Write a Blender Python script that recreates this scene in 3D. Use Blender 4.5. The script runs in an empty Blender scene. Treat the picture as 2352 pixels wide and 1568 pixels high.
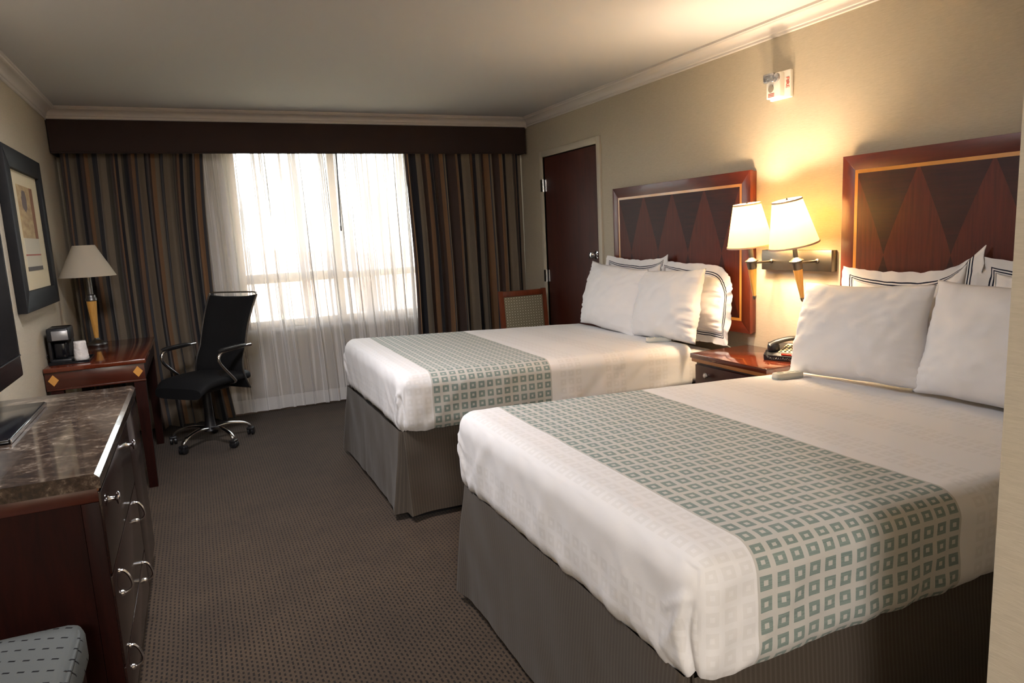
import bpy, bmesh, math, random
from mathutils import Vector, Matrix, Euler, noise
random.seed(7)
SC = bpy.context.scene
COL = SC.collection
PI = math.pi
R = math.radians

# ------------------------------------------------------------------ node helpers
class NT:
    def __init__(s, name):
        s.m = bpy.data.materials.new(name); s.m.use_nodes = True
        s.t = s.m.node_tree; s.n = s.t.nodes; s.n.clear()
        s.out = s.n.new('ShaderNodeOutputMaterial')
    def new(s, typ, **kw):
        nd = s.n.new(typ)
        for k, v in kw.items(): setattr(nd, k, v)
        return nd
    def link(s, a, b): s.t.links.new(a, b)
    def val(s, sock, v):
        if hasattr(v, 'is_linked') or hasattr(v, 'node'): s.link(v, sock)
        else: sock.default_value = v
    def math(s, op, a, b=0.0, c=None, clamp=False):
        nd = s.new('ShaderNodeMath', operation=op, use_clamp=clamp)
        s.val(nd.inputs[0], a); s.val(nd.inputs[1], b)
        if c is not None: s.val(nd.inputs[2], c)
        return nd.outputs[0]
    def mix(s, f, a, b, mode='MIX'):
        nd = s.new('ShaderNodeMix', data_type='RGBA', blend_type=mode)
        s.val(nd.inputs[0], f); s.val(nd.inputs[6], col(a)); s.val(nd.inputs[7], col(b))
        return nd.outputs[2]
    def coord(s, kind='Object', scale=(1, 1, 1), rot=(0, 0, 0), loc=(0, 0, 0)):
        tc = s.new('ShaderNodeTexCoord'); mp = s.new('ShaderNodeMapping')
        s.link(tc.outputs[kind], mp.inputs[0])
        mp.inputs['Scale'].default_value = scale; mp.inputs['Rotation'].default_value = rot
        mp.inputs['Location'].default_value = loc
        return mp.outputs[0]
    def noise(s, vec, scale, detail=3, rough=.5, dist=0):
        nd = s.new('ShaderNodeTexNoise'); s.link(vec, nd.inputs['Vector'])
        nd.inputs['Scale'].default_value = scale; nd.inputs['Detail'].default_value = detail
        nd.inputs['Roughness'].default_value = rough; nd.inputs['Distortion'].default_value = dist
        return nd.outputs['Fac']
    def ramp(s, f, stops, interp='LINEAR'):
        nd = s.new('ShaderNodeValToRGB'); nd.color_ramp.interpolation = interp
        e = nd.color_ramp.elements
        while len(e) > 1: e.remove(e[-1])
        e[0].position = stops[0][0]; e[0].color = col(stops[0][1])
        for p, c in stops[1:]:
            k = e.new(p); k.color = col(c)
        s.link(f, nd.inputs[0]); return nd.outputs[0]
    def sep(s, vec):
        nd = s.new('ShaderNodeSeparateXYZ'); s.link(vec, nd.inputs[0]); return nd.outputs
    def bump(s, h, strength=.2, dist=.01):
        nd = s.new('ShaderNodeBump'); s.link(h, nd.inputs['Height'])
        nd.inputs['Strength'].default_value = strength; nd.inputs['Distance'].default_value = dist
        return nd.outputs[0]
    def bsdf(s, color, rough=.5, metal=0, normal=None, spec=.5, coat=0, coat_rough=.05, sheen=0):
        b = s.new('ShaderNodeBsdfPrincipled')
        s.val(b.inputs['Base Color'], col(color)); s.val(b.inputs['Roughness'], rough)
        b.inputs['Metallic'].default_value = metal
        b.inputs['Specular IOR Level'].default_value = spec
        b.inputs['Coat Weight'].default_value = coat; b.inputs['Coat Roughness'].default_value = coat_rough
        b.inputs['Sheen Weight'].default_value = sheen
        if normal is not None: s.link(normal, b.inputs['Normal'])
        s.link(b.outputs[0], s.out.inputs[0]); return b

def col(c):
    if isinstance(c, (tuple, list)):
        return tuple(c) + (1.0,) if len(c) == 3 else tuple(c)
    return c
def srgb(r, g, b):
    f = lambda v: (v/255/12.92) if v/255 <= .04045 else ((v/255+.055)/1.055)**2.4
    return (f(r), f(g), f(b))

def plain(name, c, rough=.5, metal=0, spec=.5, coat=0, bump=None):
    t = NT(name); nm = None
    if bump:
        nm = t.bump(t.noise(t.coord(), bump[0], 3), bump[1], bump[2] if len(bump) > 2 else .003)
    t.bsdf(c, rough, metal, nm, spec, coat); return t.m

def wood(name, c1, c2, grain=(1, 1, 30), rough=.35, coat=.3, spec=.5):
    """grain: scale per axis, small along the grain"""
    t = NT(name)
    v = t.coord('Object', grain)
    n1 = t.noise(v, 3.0, 5, .6, .6)
    v2 = t.coord('Object', tuple(g*4 for g in grain))
    n2 = t.noise(v2, 5.0, 2, .5)
    f = t.math('ADD', t.math('MULTIPLY', n1, .75), t.math('MULTIPLY', n2, .25))
    c = t.ramp(f, [(.32, c1), (.68, c2)])
    t.bsdf(c, rough, 0, t.bump(n2, .04, .002), spec, coat, .08)
    return t.m

# ------------------------------------------------------------------ mesh helpers
def box(bm, x0, x1, y0, y1, z0, z1, bev=0, seg=2, M=None):
    vs = [bm.verts.new(p) for p in ((x0,y0,z0),(x1,y0,z0),(x1,y1,z0),(x0,y1,z0),(x0,y0,z1),(x1,y0,z1),(x1,y1,z1),(x0,y1,z1))]
    fs = [bm.faces.new([vs[i] for i in q]) for q in ((0,3,2,1),(4,5,6,7),(0,1,5,4),(1,2,6,5),(2,3,7,6),(3,0,4,7))]
    allv = vs
    if bev > 0:
        es = list({e for f in fs for e in f.edges})
        r = bmesh.ops.bevel(bm, geom=es, offset=bev, segments=seg, profile=.5, affect='EDGES')
        allv = list({v for v in vs if v.is_valid} | set(r['verts']))
    if M is not None: bmesh.ops.transform(bm, matrix=M, verts=allv)
    return allv

def prism(bm, poly, axis, a0, a1, bev=0, M=None):
    """poly: list of 2-D points in the other two axes (in xyz order)"""
    def P(p, a):
        if axis == 'x': return (a, p[0], p[1])
        if axis == 'y': return (p[0], a, p[1])
        return (p[0], p[1], a)
    A = [bm.verts.new(P(p, a0)) for p in poly]; B = [bm.verts.new(P(p, a1)) for p in poly]
    n = len(poly); fs = []
    fs.append(bm.faces.new(A)); fs.append(bm.faces.new(B[::-1]))
    for i in range(n):
        fs.append(bm.faces.new([A[i], B[i], B[(i+1) % n], A[(i+1) % n]]))
    vs = A+B
    if bev:
        es = list({e for f in fs[:2] for e in f.edges})
        r = bmesh.ops.bevel(bm, geom=es, offset=bev, segments=2, profile=.5, affect='EDGES')
        vs = list({v for v in vs if v.is_valid} | set(r['verts']))
    if M is not None: bmesh.ops.transform(bm, matrix=M, verts=vs)
    return vs

def lathe(bm, prof, seg=32, M=None, cap=True):
    rings = []; vs = []
    for r, z in prof:
        if r <= 1e-6:
            v = bm.verts.new((0, 0, z)); rings.append([v]); vs.append(v)
        else:
            ring = [bm.verts.new((r*math.cos(2*PI*i/seg), r*math.sin(2*PI*i/seg), z)) for i in range(seg)]
            rings.append(ring); vs += ring
    for a, b in zip(rings[:-1], rings[1:]):
        for i in range(seg):
            j = (i+1) % seg
            if len(a) == 1 and len(b) == 1: continue
            if len(a) == 1: bm.faces.new([a[0], b[j], b[i]])
            elif len(b) == 1: bm.faces.new([a[i], a[j], b[0]])
            else: bm.faces.new([a[i], a[j], b[j], b[i]])
    if cap:
        if len(rings[0]) > 1: bm.faces.new(rings[0][::-1])
        if len(rings[-1]) > 1: bm.faces.new(rings[-1])
    if M is not None: bmesh.ops.transform(bm, matrix=M, verts=vs)
    return vs

def tube(bm, pts, r, seg=10, closed=False, flat=None):
    pts = [Vector(p) for p in pts]; n = len(pts)
    rr = r if isinstance(r, (list, tuple)) else [r]*n
    rings = []; nv = None
    for i in range(n):
        if closed: d = pts[(i+1) % n]-pts[i-1]
        else: d = pts[min(i+1, n-1)]-pts[max(i-1, 0)]
        d.normalize()
        if nv is None:
            up = Vector((0, 0, 1)) if abs(d.z) < .9 else Vector((1, 0, 0))
            nv = d.cross(up).normalized()
        else:
            nv = (nv-d*nv.dot(d)).normalized()
        bv = d.cross(nv)
        ring = []
        for k in range(seg):
            a = 2*PI*k/seg
            ku = math.cos(a)*rr[i]*(flat[0] if flat else 1); kv = math.sin(a)*rr[i]*(flat[1] if flat else 1)
            ring.append(bm.verts.new(pts[i]+nv*ku+bv*kv))
        rings.append(ring)
    m = n if closed else n-1
    for i in range(m):
        a, b = rings[i], rings[(i+1) % n]
        for k in range(seg):
            bm.faces.new([a[k], a[(k+1) % seg], b[(k+1) % seg], b[k]])
    if not closed:
        bm.faces.new(rings[0][::-1]); bm.faces.new(rings[-1])

def smooth_path(pts, n=6):
    P = [Vector(p) for p in pts]; out = []
    for i in range(len(P)-1):
        p0 = P[max(i-1, 0)]; p1 = P[i]; p2 = P[i+1]; p3 = P[min(i+2, len(P)-1)]
        for k in range(n):
            t = k/n
            out.append(.5*((2*p1)+(-p0+p2)*t+(2*p0-5*p1+4*p2-p3)*t*t+(-p0+3*p1-3*p2+p3)*t**3))
    out.append(P[-1]); return out

def grid(bm, rows, uvs=None, closed=False):
    uvl = bm.loops.layers.uv.verify() if uvs else None
    V = [[bm.verts.new(p) for p in row] for row in rows]
    for i in range(len(V)-1):
        m = len(V[i])
        for j in range(m if closed else m-1):
            j2 = (j+1) % m
            f = bm.faces.new([V[i][j], V[i][j2], V[i+1][j2], V[i+1][j]])
            if uvs:
                for l, (a, b) in zip(f.loops, ((i, j), (i, j2), (i+1, j2), (i+1, j))): l[uvl].uv = uvs[a][b]
    return V

def basis(o):
    m = Matrix.LocRotScale(o.location, o.rotation_euler, o.scale)
    return basis(o.parent) @ m if o.parent else m

def mk(name, bm, mat, parent=None, local=False, origin=None, smooth=True, ang=40, recalc=True):
    if recalc: bmesh.ops.recalc_face_normals(bm, faces=bm.faces[:])
    if parent is not None and not local:
        bm.transform(basis(parent).inverted())
    if origin is not None: bm.transform(Matrix.Translation(-Vector(origin)))
    if smooth:
        lim = R(ang)
        for e in bm.edges:
            e.smooth = not (len(e.link_faces) == 2 and e.calc_face_angle(0) > lim)
        for f in bm.faces: f.smooth = True
    me = bpy.data.meshes.new(name); bm.to_mesh(me); bm.free()
    o = bpy.data.objects.new(name, me); COL.objects.link(o)
    for m in (mat if isinstance(mat, (list, tuple)) else [mat]): me.materials.append(m)
    if parent is not None: o.parent = parent
    if origin is not None: o.location = origin
    return o

def thing(name, label, cat, loc=(0, 0, 0), rz=0, group=None, rot=None):
    o = bpy.data.objects.new(name, None); COL.objects.link(o)
    o.empty_display_size = .1; o.location = loc; o.rotation_euler = rot or (0, 0, rz)
    return tag(o, label, cat, group)
def tag(o, label, cat, group=None):
    o['label'] = label; o['category'] = cat
    if group: o['group'] = group
    return o
def struct(o, label=None, cat=None):
    o['kind'] = 'structure'
    if label: o['label'] = label
    if cat: o['category'] = cat
    return o
B = bmesh.new

# ------------------------------------------------------------------ dimensions (metres; camera at the origin, y into the room)
XL, XR = -.819, 2.877          # left wall, headboard wall
YB, YV = 6.10, 5.83            # window wall, valance front
ZC, ZK = 2.405, 2.329          # ceiling, underside of the crown
YN = -2.6                      # end of the entry hall behind the camera
HX, HY = 1.10, .629            # corner of the bathroom wall on the right

# ------------------------------------------------------------------ materials
def m_wallpaper():
    t = NT('wallpaper_beige')
    v = t.coord('Object', (1, 1, 9)); n = t.noise(v, 26, 4, .6, .4)
    v2 = t.coord('Object', (4, 4, 60)); n2 = t.noise(v2, 14, 2, .5)
    f = t.math('ADD', t.math('MULTIPLY', n, .6), t.math('MULTIPLY', n2, .4))
    c = t.ramp(f, [(.3, srgb(176, 164, 144)), (.7, srgb(192, 181, 160))])
    t.bsdf(c, .62, 0, t.bump(f, .12, .004), .35); return t.m
M_wall = m_wallpaper()
M_ceil = plain('ceiling_white', srgb(194, 192, 191), .9, spec=.2, bump=(220, .05))
M_crown = plain('crown_white', srgb(206, 199, 194), .45)
M_jamb = plain('door_frame_beige', srgb(190, 180, 162), .5)
M_dark = plain('black_plastic', (.012, .012, .014), .38)
M_blackgloss = plain('black_gloss', (.006, .006, .008), .14, spec=.4)
M_chrome = plain('chrome', (.78, .78, .80), .14, 1)
M_nickel = plain('brushed_nickel', (.17, .15, .125), .36, 1)
M_pewter = plain('dark_pewter', (.16, .155, .15), .38, 1)
M_white = plain('white_plastic', srgb(235, 230, 220), .4)
M_remote = plain('grey_plastic', srgb(176, 180, 176), .45)
M_remote_top = plain('grey_plastic_light', srgb(205, 203, 192), .5)
M_maple = wood('honey_maple', srgb(196, 140, 62), srgb(222, 170, 88), (6, 6, 1), .35, .3)
M_mahog = wood('mahogany_dark', srgb(40, 15, 11), srgb(62, 24, 16), (1.5, 1, 1), .3, .2, .3)
M_mahog_x = wood('mahogany_rail', srgb(54, 22, 13), srgb(78, 33, 20), (1, 8, 8), .3, .4)
M_mahog_v = wood('mahogany_panel', srgb(26, 9, 7), srgb(46, 16, 11), (7, 7, .8), .5, .02, .15)
M_top = wood('cherry_top', srgb(76, 30, 16), srgb(102, 44, 23), (7, .8, 7), .12, .6)
M_edge = wood('honey_edge', srgb(140, 84, 40), srgb(164, 104, 52), (2, 2, 8), .35, .3)
M_drawer = wood('drawer_gloss', srgb(32, 18, 16), srgb(44, 25, 21), (6, .8, 6), .16, .1, .35)
M_doorwood = wood('door_walnut', srgb(56, 21, 12), srgb(80, 32, 18), (5, 5, .7), .55, .0)
M_frame = wood('frame_black', (.010, .010, .011), (.016, .015, .015), (3, 3, 1), .5, .0, .12)
M_chairwood = wood('chair_walnut', srgb(92, 42, 22), srgb(126, 60, 32), (5, 5, .8), .35, .3)

def m_headboard(cy0, side):
    """mahogany panel with honey inlay line and matched diamonds; object coords: y across from the far edge, z up"""
    t = NT('headboard_veneer')
    tc = t.new('ShaderNodeTexCoord'); sp = t.sep(tc.outputs['Object'])
    y, z = sp[1], sp[2]
    # lozenges: half width .155, half height .385, centred z .454 above base; spaced .31 from the far inlay (y = -.072)
    u = t.math('DIVIDE', t.math('ADD', y, .072), .308)
    fu = t.math('ABSOLUTE', t.math('SUBTRACT', t.math('FRACT', t.math('ADD', u, .5)), .5))   # 0 at centre .. .5
    a = t.math('MULTIPLY', fu, 2.0)
    b = t.math('ABSOLUTE', t.math('DIVIDE', t.math('SUBTRACT', z, .454), .385))
    d = t.math('ADD', a, t.math('POWER', b, 1.12))
    loz = t.math('LESS_THAN', d, 1.0)
    gh = t.noise(t.coord('Object', (1, .8, 14)), 6, 4, .6, .3)
    gv = t.noise(t.coord('Object', (1, 16, .8)), 5, 4, .6, .3)
    c_ground = t.ramp(gh, [(.3, srgb(42, 13, 9)), (.7, srgb(60, 20, 13))])
    c_loz = t.ramp(gv, [(.3, srgb(72, 26, 14)), (.7, srgb(94, 36, 19))])
    c = t.mix(loz, c_ground, c_loz)
    t.bsdf(c, .5, 0, None, .35, .0, .25); return t.m
M_head = m_headboard(0, 0)
M_headborder_h = wood('headboard_border_rail', srgb(74, 27, 15), srgb(100, 38, 21), (8, .8, 8), .36, .2)
M_headborder_v = wood('headboard_border_stile', srgb(80, 30, 16), srgb(108, 44, 23), (8, 8, .8), .36, .2)
M_inlay = plain('inlay_honey', srgb(206, 146, 72), .3, coat=.4)

def m_carpet():
    t = NT('carpet_brown')
    tc = t.new('ShaderNodeTexCoord'); v = tc.outputs['Object']
    wob = t.new('ShaderNodeTexNoise'); t.link(v, wob.inputs['Vector']); wob.inputs['Scale'].default_value = 9
    sp = t.sep(v); ws = t.sep(wob.outputs['Color'])
    px, py = .0155, .0265
    X = t.math('ADD', sp[0], t.math('MULTIPLY', ws[0], .006)); Y = t.math('ADD', sp[1], t.math('MULTIPLY', ws[1], .008))
    ux = t.math('DIVIDE', X, px); ci = t.math('FLOOR', ux)
    offs = t.math('MULTIPLY', t.math('MODULO', ci, 2.0), .5)
    uy = t.math('ADD', t.math('DIVIDE', Y, py), offs); cj = t.math('FLOOR', uy)
    fx = t.math('ABSOLUTE', t.math('SUBTRACT', t.math('FRACT', ux), .5))
    fy = t.math('ABSOLUTE', t.math('SUBTRACT', t.math('FRACT', uy), .5))
    cb = t.new('ShaderNodeCombineXYZ'); t.link(ci, cb.inputs[0]); t.link(cj, cb.inputs[1])
    wn = t.new('ShaderNodeTexWhiteNoise'); t.link(cb.outputs[0], wn.inputs[0])
    thr = t.math('ADD', t.math('MULTIPLY', wn.outputs['Value'], .16), .20)
    dash = t.math('MULTIPLY', t.math('LESS_THAN', fx, .22), t.math('LESS_THAN', fy, thr))
    big = t.noise(t.coord('Object'), 3.2, 3, .6)
    fib = t.noise(t.coord('Object'), 420, 2, .6)
    base = t.ramp(big, [(.3, srgb(68, 55, 44)), (.7, srgb(81, 66, 52))])
    base = t.mix(t.math('MULTIPLY', fib, .55), base, srgb(50, 41, 34))
    c = t.mix(t.math('MULTIPLY', dash, .85), base, srgb(22, 18, 17))
    h = t.math('SUBTRACT', fib, t.math('MULTIPLY', dash, .5))
    t.bsdf(c, .95, 0, t.bump(h, .35, .004), .1, sheen=.1); return t.m
M_carpet = m_carpet()

def m_curtain():
    t = NT('curtain_stripes')
    tc = t.new('ShaderNodeTexCoord'); u = t.sep(tc.outputs['UV'])[0]
    f = t.math('FRACT', t.math('DIVIDE', u, .74))
    nv, br, gd, tp, ol, sl = srgb(38, 38, 44), srgb(72, 56, 50), srgb(136, 102, 72), srgb(128, 114, 96), srgb(82, 76, 66), srgb(66, 66, 70)
    stops = [(0, nv), (.07, br), (.15, gd), (.20, sl), (.23, tp), (.30, nv), (.36, br), (.45, gd), (.49, tp), (.53, sl), (.58, nv),
             (.64, tp), (.74, ol), (.79, br), (.86, gd), (.90, nv), (.94, tp), (.97, ol)]
    c = t.ramp(f, stops, 'CONSTANT')
    w = t.noise(t.coord('UV', (900, 60, 1)), 1, 2)
    c = t.mix(t.math('MULTIPLY', w, .25), c, (.03, .028, .026))
    b = t.bsdf(c, .78, 0, None, .3, sheen=.15)
    return t.m
M_curtain = m_curtain()

def m_sheer():
    t = NT('sheer_white')
    tr = t.new('ShaderNodeBsdfTransparent'); tr.inputs[0].default_value = (1, .985, .96, 1)
    tl = t.new('ShaderNodeBsdfTranslucent'); tl.inputs[0].default_value = (.36, .30, .27, 1)
    df = t.new('ShaderNodeBsdfDiffuse'); df.inputs[0].default_value = (.93, .92, .92, 1)
    m1 = t.new('ShaderNodeMixShader'); m1.inputs[0].default_value = .76
    t.link(tl.outputs[0], m1.inputs[1]); t.link(df.outputs[0], m1.inputs[2])
    m2 = t.new('ShaderNodeMixShader')
    n = t.noise(t.coord('UV', (9, .12, 1)), 1, 4, .65)
    # gathered bands where the weave lies bunched together
    fac = t.ramp(n, [(.40, (.56,)*3), (.525, (.60,)*3), (.55, (.985,)*3), (.60, (.985,)*3), (.63, (.62,)*3)])
    # doubled hem at the bottom of the cloth
    vz = t.sep(t.new('ShaderNodeTexCoord').outputs['UV'])[1]
    hem = t.math('LESS_THAN', vz, .13)
    fac = t.math('ADD', fac, t.math('MULTIPLY', hem, .28))
    t.link(fac, m2.inputs[0]); t.link(tr.outputs[0], m2.inputs[1]); t.link(m1.outputs[0], m2.inputs[2])
    t.link(m2.outputs[0], t.out.inputs[0]); return t.m
M_sheer = m_sheer()
M_valance = plain('valance_brown', srgb(58, 46, 42), .85, spec=.2, bump=(600, .2))

def m_linen(name, c=(.79, .772, .770), tone=True):
    t = NT(name)
    v = t.coord('Object'); n = t.noise(v, 380, 2, .5); n2 = t.noise(v, 24, 4, .6)
    h = t.math('ADD', t.math('MULTIPLY', n, .25), n2)
    t.bsdf(c, .8, 0, t.bump(h, .10, .006), .25, sheen=.12); return t.m
M_linen = m_linen('white_linen')
M_pillow = m_linen('white_pillowcase', (.79, .772, .772))

def m_coverlet(u0, u1, v0, name):
    """white matelasse bedspread; a woven sage band of squares between u0 and u1 (uv in metres)"""
    t = NT(name)
    tc = t.new('ShaderNodeTexCoord'); sp = t.sep(tc.outputs['UV']); u, v = sp[0], sp[1]
    p = .0475
    def squares(uo, lo, hi):
        fu = t.math('ABSOLUTE', t.math('SUBTRACT', t.math('FRACT', t.math('DIVIDE', t.math('SUBTRACT', u, uo), p)), .5))
        fv = t.math('ABSOLUTE', t.math('SUBTRACT', t.math('FRACT', t.math('DIVIDE', t.math('SUBTRACT', v, v0), p)), .5))
        m = t.math('MAXIMUM', fu, fv)
        return t.math('MULTIPLY', t.math('LESS_THAN', m, hi), t.math('GREATER_THAN', m, lo))
    sq = squares(u0, .125, .345)
    band = t.math('MULTIPLY', t.math('GREATER_THAN', u, u0), t.math('LESS_THAN', u, u1))
    streak = t.noise(t.coord('UV', (6, 500, 1)), 1, 2)
    sage = t.ramp(streak, [(.3, srgb(118, 133, 128)), (.7, srgb(144, 158, 151))])
    ground = t.mix(band, (.79, .772, .770), srgb(196, 193, 187))
    # tone-on-tone squares woven along the border of the plain field
    tone = t.math('MULTIPLY', sq, t.math('SUBTRACT', 1.0, band))
    stripe = t.math('GREATER_THAN', t.math('SINE', t.math('MULTIPLY', u, 22.0)), .1)
    ground = t.mix(t.math('MULTIPLY', t.math('MULTIPLY', tone, stripe), .20), ground, srgb(196, 192, 186))
    c = t.mix(t.math('MULTIPLY', sq, band), ground, sage)
    n = t.noise(t.coord('UV'), 420, 2); n2 = t.noise(t.coord('Object'), 16, 4, .6)
    t.bsdf(c, .74, 0, t.bump(t.math('ADD', t.math('MULTIPLY', n, .2), n2), .10, .008), .25, sheen=.1); return t.m

def m_skirt():
    t = NT('bed_skirt_taupe')
    tc = t.new('ShaderNodeTexCoord'); u = t.sep(tc.outputs['UV'])[0]
    f = t.math('FRACT', t.math('DIVIDE', u, .014)); g = t.math('LESS_THAN', f, .4)
    n = t.noise(t.coord('UV', (3, 3, 1)), 2, 3)
    c = t.mix(g, srgb(70, 61, 52), srgb(84, 75, 65)); c = t.mix(t.math('MULTIPLY', n, .25), c, srgb(54, 48, 41))
    t.bsdf(c, t.mix(g, (.62,)*3, (.42,)*3), 0, None, .45, sheen=.1); return t.m
M_skirt = m_skirt()

def m_granite():
    t = NT('granite')
    v = t.coord('Object', (1, 2.2, 1)); n1 = t.noise(v, 5, 6, .65, 1.2); n2 = t.noise(t.coord('Object'), 60, 4, .7)
    vo = t.new('ShaderNodeTexVoronoi'); t.link(t.coord('Object'), vo.inputs['Vector']); vo.inputs['Scale'].default_value = 140
    f = t.math('ADD', t.math('MULTIPLY', n1, .55), t.math('MULTIPLY', n2, .45))
    c = t.ramp(f, [(.36, srgb(44, 38, 38)), (.46, srgb(56, 45, 38)), (.54, srgb(78, 64, 54)), (.64, srgb(138, 124, 109))])
    c = t.mix(t.math('MULTIPLY', t.math('LESS_THAN', vo.outputs['Distance'], .22), .4), c, srgb(60, 52, 50))
    t.bsdf(c, .09, 0, None, .5, .2, .03); return t.m
M_granite = m_granite()

def m_dashfabric():
    t = NT('dash_upholstery')
    sp = t.sep(t.coord('Object', (1, 1, 1), (0, 0, .35)))
    x, y = t.math('DIVIDE', sp[0], .030), t.math('DIVIDE', t.math('ADD', sp[1], sp[2]), .046)
    row = t.math('FLOOR', y); xs = t.math('ADD', x, t.math('MULTIPLY', t.math('MODULO', row, 2.0), .5))
    fx = t.math('ABSOLUTE', t.math('SUBTRACT', t.math('FRACT', xs), .5)); fy = t.math('ABSOLUTE', t.math('SUBTRACT', t.math('FRACT', y), .5))
    d = t.math('MULTIPLY', t.math('LESS_THAN', fx, .24), t.math('LESS_THAN', fy, .06))
    n = t.noise(t.coord('Object'), 300, 2)
    c = t.mix(d, srgb(90, 93, 92), srgb(18, 17, 20))
    t.bsdf(c, .85, 0, t.bump(n, .1, .002), .2); return t.m
M_dash = m_dashfabric()
def m_dotfabric():
    t = NT('dot_upholstery')
    sp = t.sep(t.coord('Object'))
    fx = t.math('SUBTRACT', t.math('FRACT', t.math('DIVIDE', sp[0], .0255)), .5); fz = t.math('SUBTRACT', t.math('FRACT', t.math('DIVIDE', t.math('ADD', sp[2], sp[1]), .0255)), .5)
    r = t.math('SQRT', t.math('ADD', t.math('MULTIPLY', fx, fx), t.math('MULTIPLY', fz, fz)))
    dot = t.math('LESS_THAN', r, .2); ring = t.math('MULTIPLY', t.math('GREATER_THAN', r, .34), t.math('LESS_THAN', r, .44))
    c = t.mix(ring, srgb(142, 134, 112), srgb(112, 106, 88)); c = t.mix(dot, c, srgb(196, 190, 170))
    t.bsdf(c, .85, 0, None, .2); return t.m
M_dot = m_dotfabric()
M_mesh = plain('chair_black_mesh', (.010, .010, .011), .75, spec=.25, bump=(500, .2))
def m_shade(name, c, trans):
    t = NT(name)
    d = t.new('ShaderNodeBsdfDiffuse'); d.inputs[0].default_value = col(c)
    l = t.new('ShaderNodeBsdfTranslucent'); l.inputs[0].default_value = col(tuple(min(1, k*1.05) for k in c))
    mx = t.new('ShaderNodeMixShader'); mx.inputs[0].default_value = trans
    t.link(d.outputs[0], mx.inputs[1]); t.link(l.outputs[0], mx.inputs[2]); t.link(mx.outputs[0], t.out.inputs[0]); return t.m
M_shade = m_shade('lit_shade_cream', (.88, .76, .50), .50)
M_shade_off = m_shade('lamp_shade_ecru', srgb(206, 196, 178), .25)
M_shadetrim = plain('shade_trim', srgb(214, 180, 160), .8)
def m_bulb():
    t = NT('frosted_bulb'); e = t.new('ShaderNodeEmission'); e.inputs[0].default_value = (1, .78, .45, 1); e.inputs[1].default_value = 12
    t.link(e.outputs[0], t.out.inputs[0]); return t.m
M_bulb = m_bulb()
def m_glass():
    t = NT('window_glass')
    tr = t.new('ShaderNodeBsdfTransparent'); tr.inputs[0].default_value = (.93, .96, .95, 1)
    gl = t.new('ShaderNodeBsdfGlossy'); gl.inputs['Roughness'].default_value = .02
    mx = t.new('ShaderNodeMixShader'); mx.inputs[0].default_value = .05
    t.link(tr.outputs[0], mx.inputs[1]); t.link(gl.outputs[0], mx.inputs[2]); t.link(mx.outputs[0], t.out.inputs[0]); return t.m
M_glass = m_glass()
def m_lens():
    t = NT('strobe_lens'); b = t.bsdf((.42, .42, .44), .08, .0, t.bump(t.noise(t.coord(), 90, 1), .6, .01), .8); b.inputs['Metallic'].default_value = .75; return t.m
M_lens = m_lens()
M_winframe = plain('window_frame', srgb(176, 160, 146), .5)

# ------------------------------------------------------------------ room shell
T = .12
b = B(); box(b, XL-T, XR+T, YN-T, YB+.2, -.1, 0); struct(mk('floor', b, M_carpet, smooth=False), 'brown carpet with rows of dark dashes', 'floor')
b = B(); box(b, XL-T, XR+T, YN-T, YB+.2, ZC, ZC+.1); struct(mk('ceiling', b, M_ceil, smooth=False), 'plain white ceiling', 'ceiling')
b = B(); box(b, XL-T, XL, YN-T, YB+.2, 0, ZC); struct(mk('wall_left', b, M_wall, smooth=False), 'beige papered wall with the framed print', 'wall')
# right wall, with the door recess cut in
DY0, DY1, DT = 4.645, 5.549, 2.03
b = B()
box(b, XR, XR+T, HY-.05, DY0, 0, ZC); box(b, XR, XR+T, DY1, YB+.2, 0, ZC); box(b, XR, XR+T, DY0, DY1, DT, ZC)
struct(mk('wall_right', b, M_wall, smooth=False), 'beige papered wall behind the headboards', 'wall')
# window wall
WX0, WX1, WZ0, WZ1 = .345, 2.45, .70, 2.22
b = B()
box(b, XL-T, WX0, YB, YB+.2, 0, ZC); box(b, WX1, XR+T, YB, YB+.2, 0, ZC)
box(b, WX0, WX1, YB, YB+.2, 0, WZ0); box(b, WX0, WX1, YB, YB+.2, WZ1, ZC)
struct(mk('wall_back', b, M_wall, smooth=False), 'beige window wall behind the curtains', 'wall')
# bathroom block to the right of the camera, and the end of the hall
b = B(); box(b, HX, XR+T, YN-T, HY, 0, ZC); struct(mk('wall_front', b, M_wall, smooth=False), 'beige papered wall corner close on the right edge', 'wall')
b = B(); box(b, XL-T, HX, YN-T, YN, 0, ZC); struct(mk('wall_hall', b, M_wall, smooth=False), 'beige wall at the end of the entry hall', 'wall')
# soffit header over the curtains
b = B(); box(b, XL, XR, YV+.002, YB, ZK-.01, ZC); struct(mk('trim_1', b, M_ceil, smooth=False), 'ceiling header above the curtain valance', 'trim')
# crown moulding profile (d from wall, z)
def crown_prof():
    h = ZC-ZK
    P = [(0, 0), (.006, 0), (.010, .004), (.010, .014), (.016, .018), (.018, .024)]
    for k in range(7):
        a = k/6*PI/2
        P.append((.018+.042*(1-math.cos(a)), .024+.030*math.sin(a)))
    P += [(.066, .056), (.070, .062), (.076, .064), (.076, h), (0, h)]
    return P
cp = crown_prof()
b = B(); prism(b, [(XR-d, ZK+z) for d, z in cp], 'y', HY, YV); struct(mk('trim_2', b, M_crown, ang=25), 'white crown moulding above the headboards', 'trim')
b = B(); prism(b, [(XL+d, ZK+z) for d, z in cp], 'y', YN, YV); struct(mk('trim_3', b, M_crown, ang=25), 'white crown moulding on the left wall', 'trim')
b = B(); prism(b, [(YV-d, ZK+z) for d, z in cp], 'x', XL, XR); struct(mk('trim_4', b, M_crown, ang=25), 'white crown moulding above the valance', 'trim')
M_base = plain('baseboard_taupe', srgb(120, 104, 92), .55)
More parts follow.
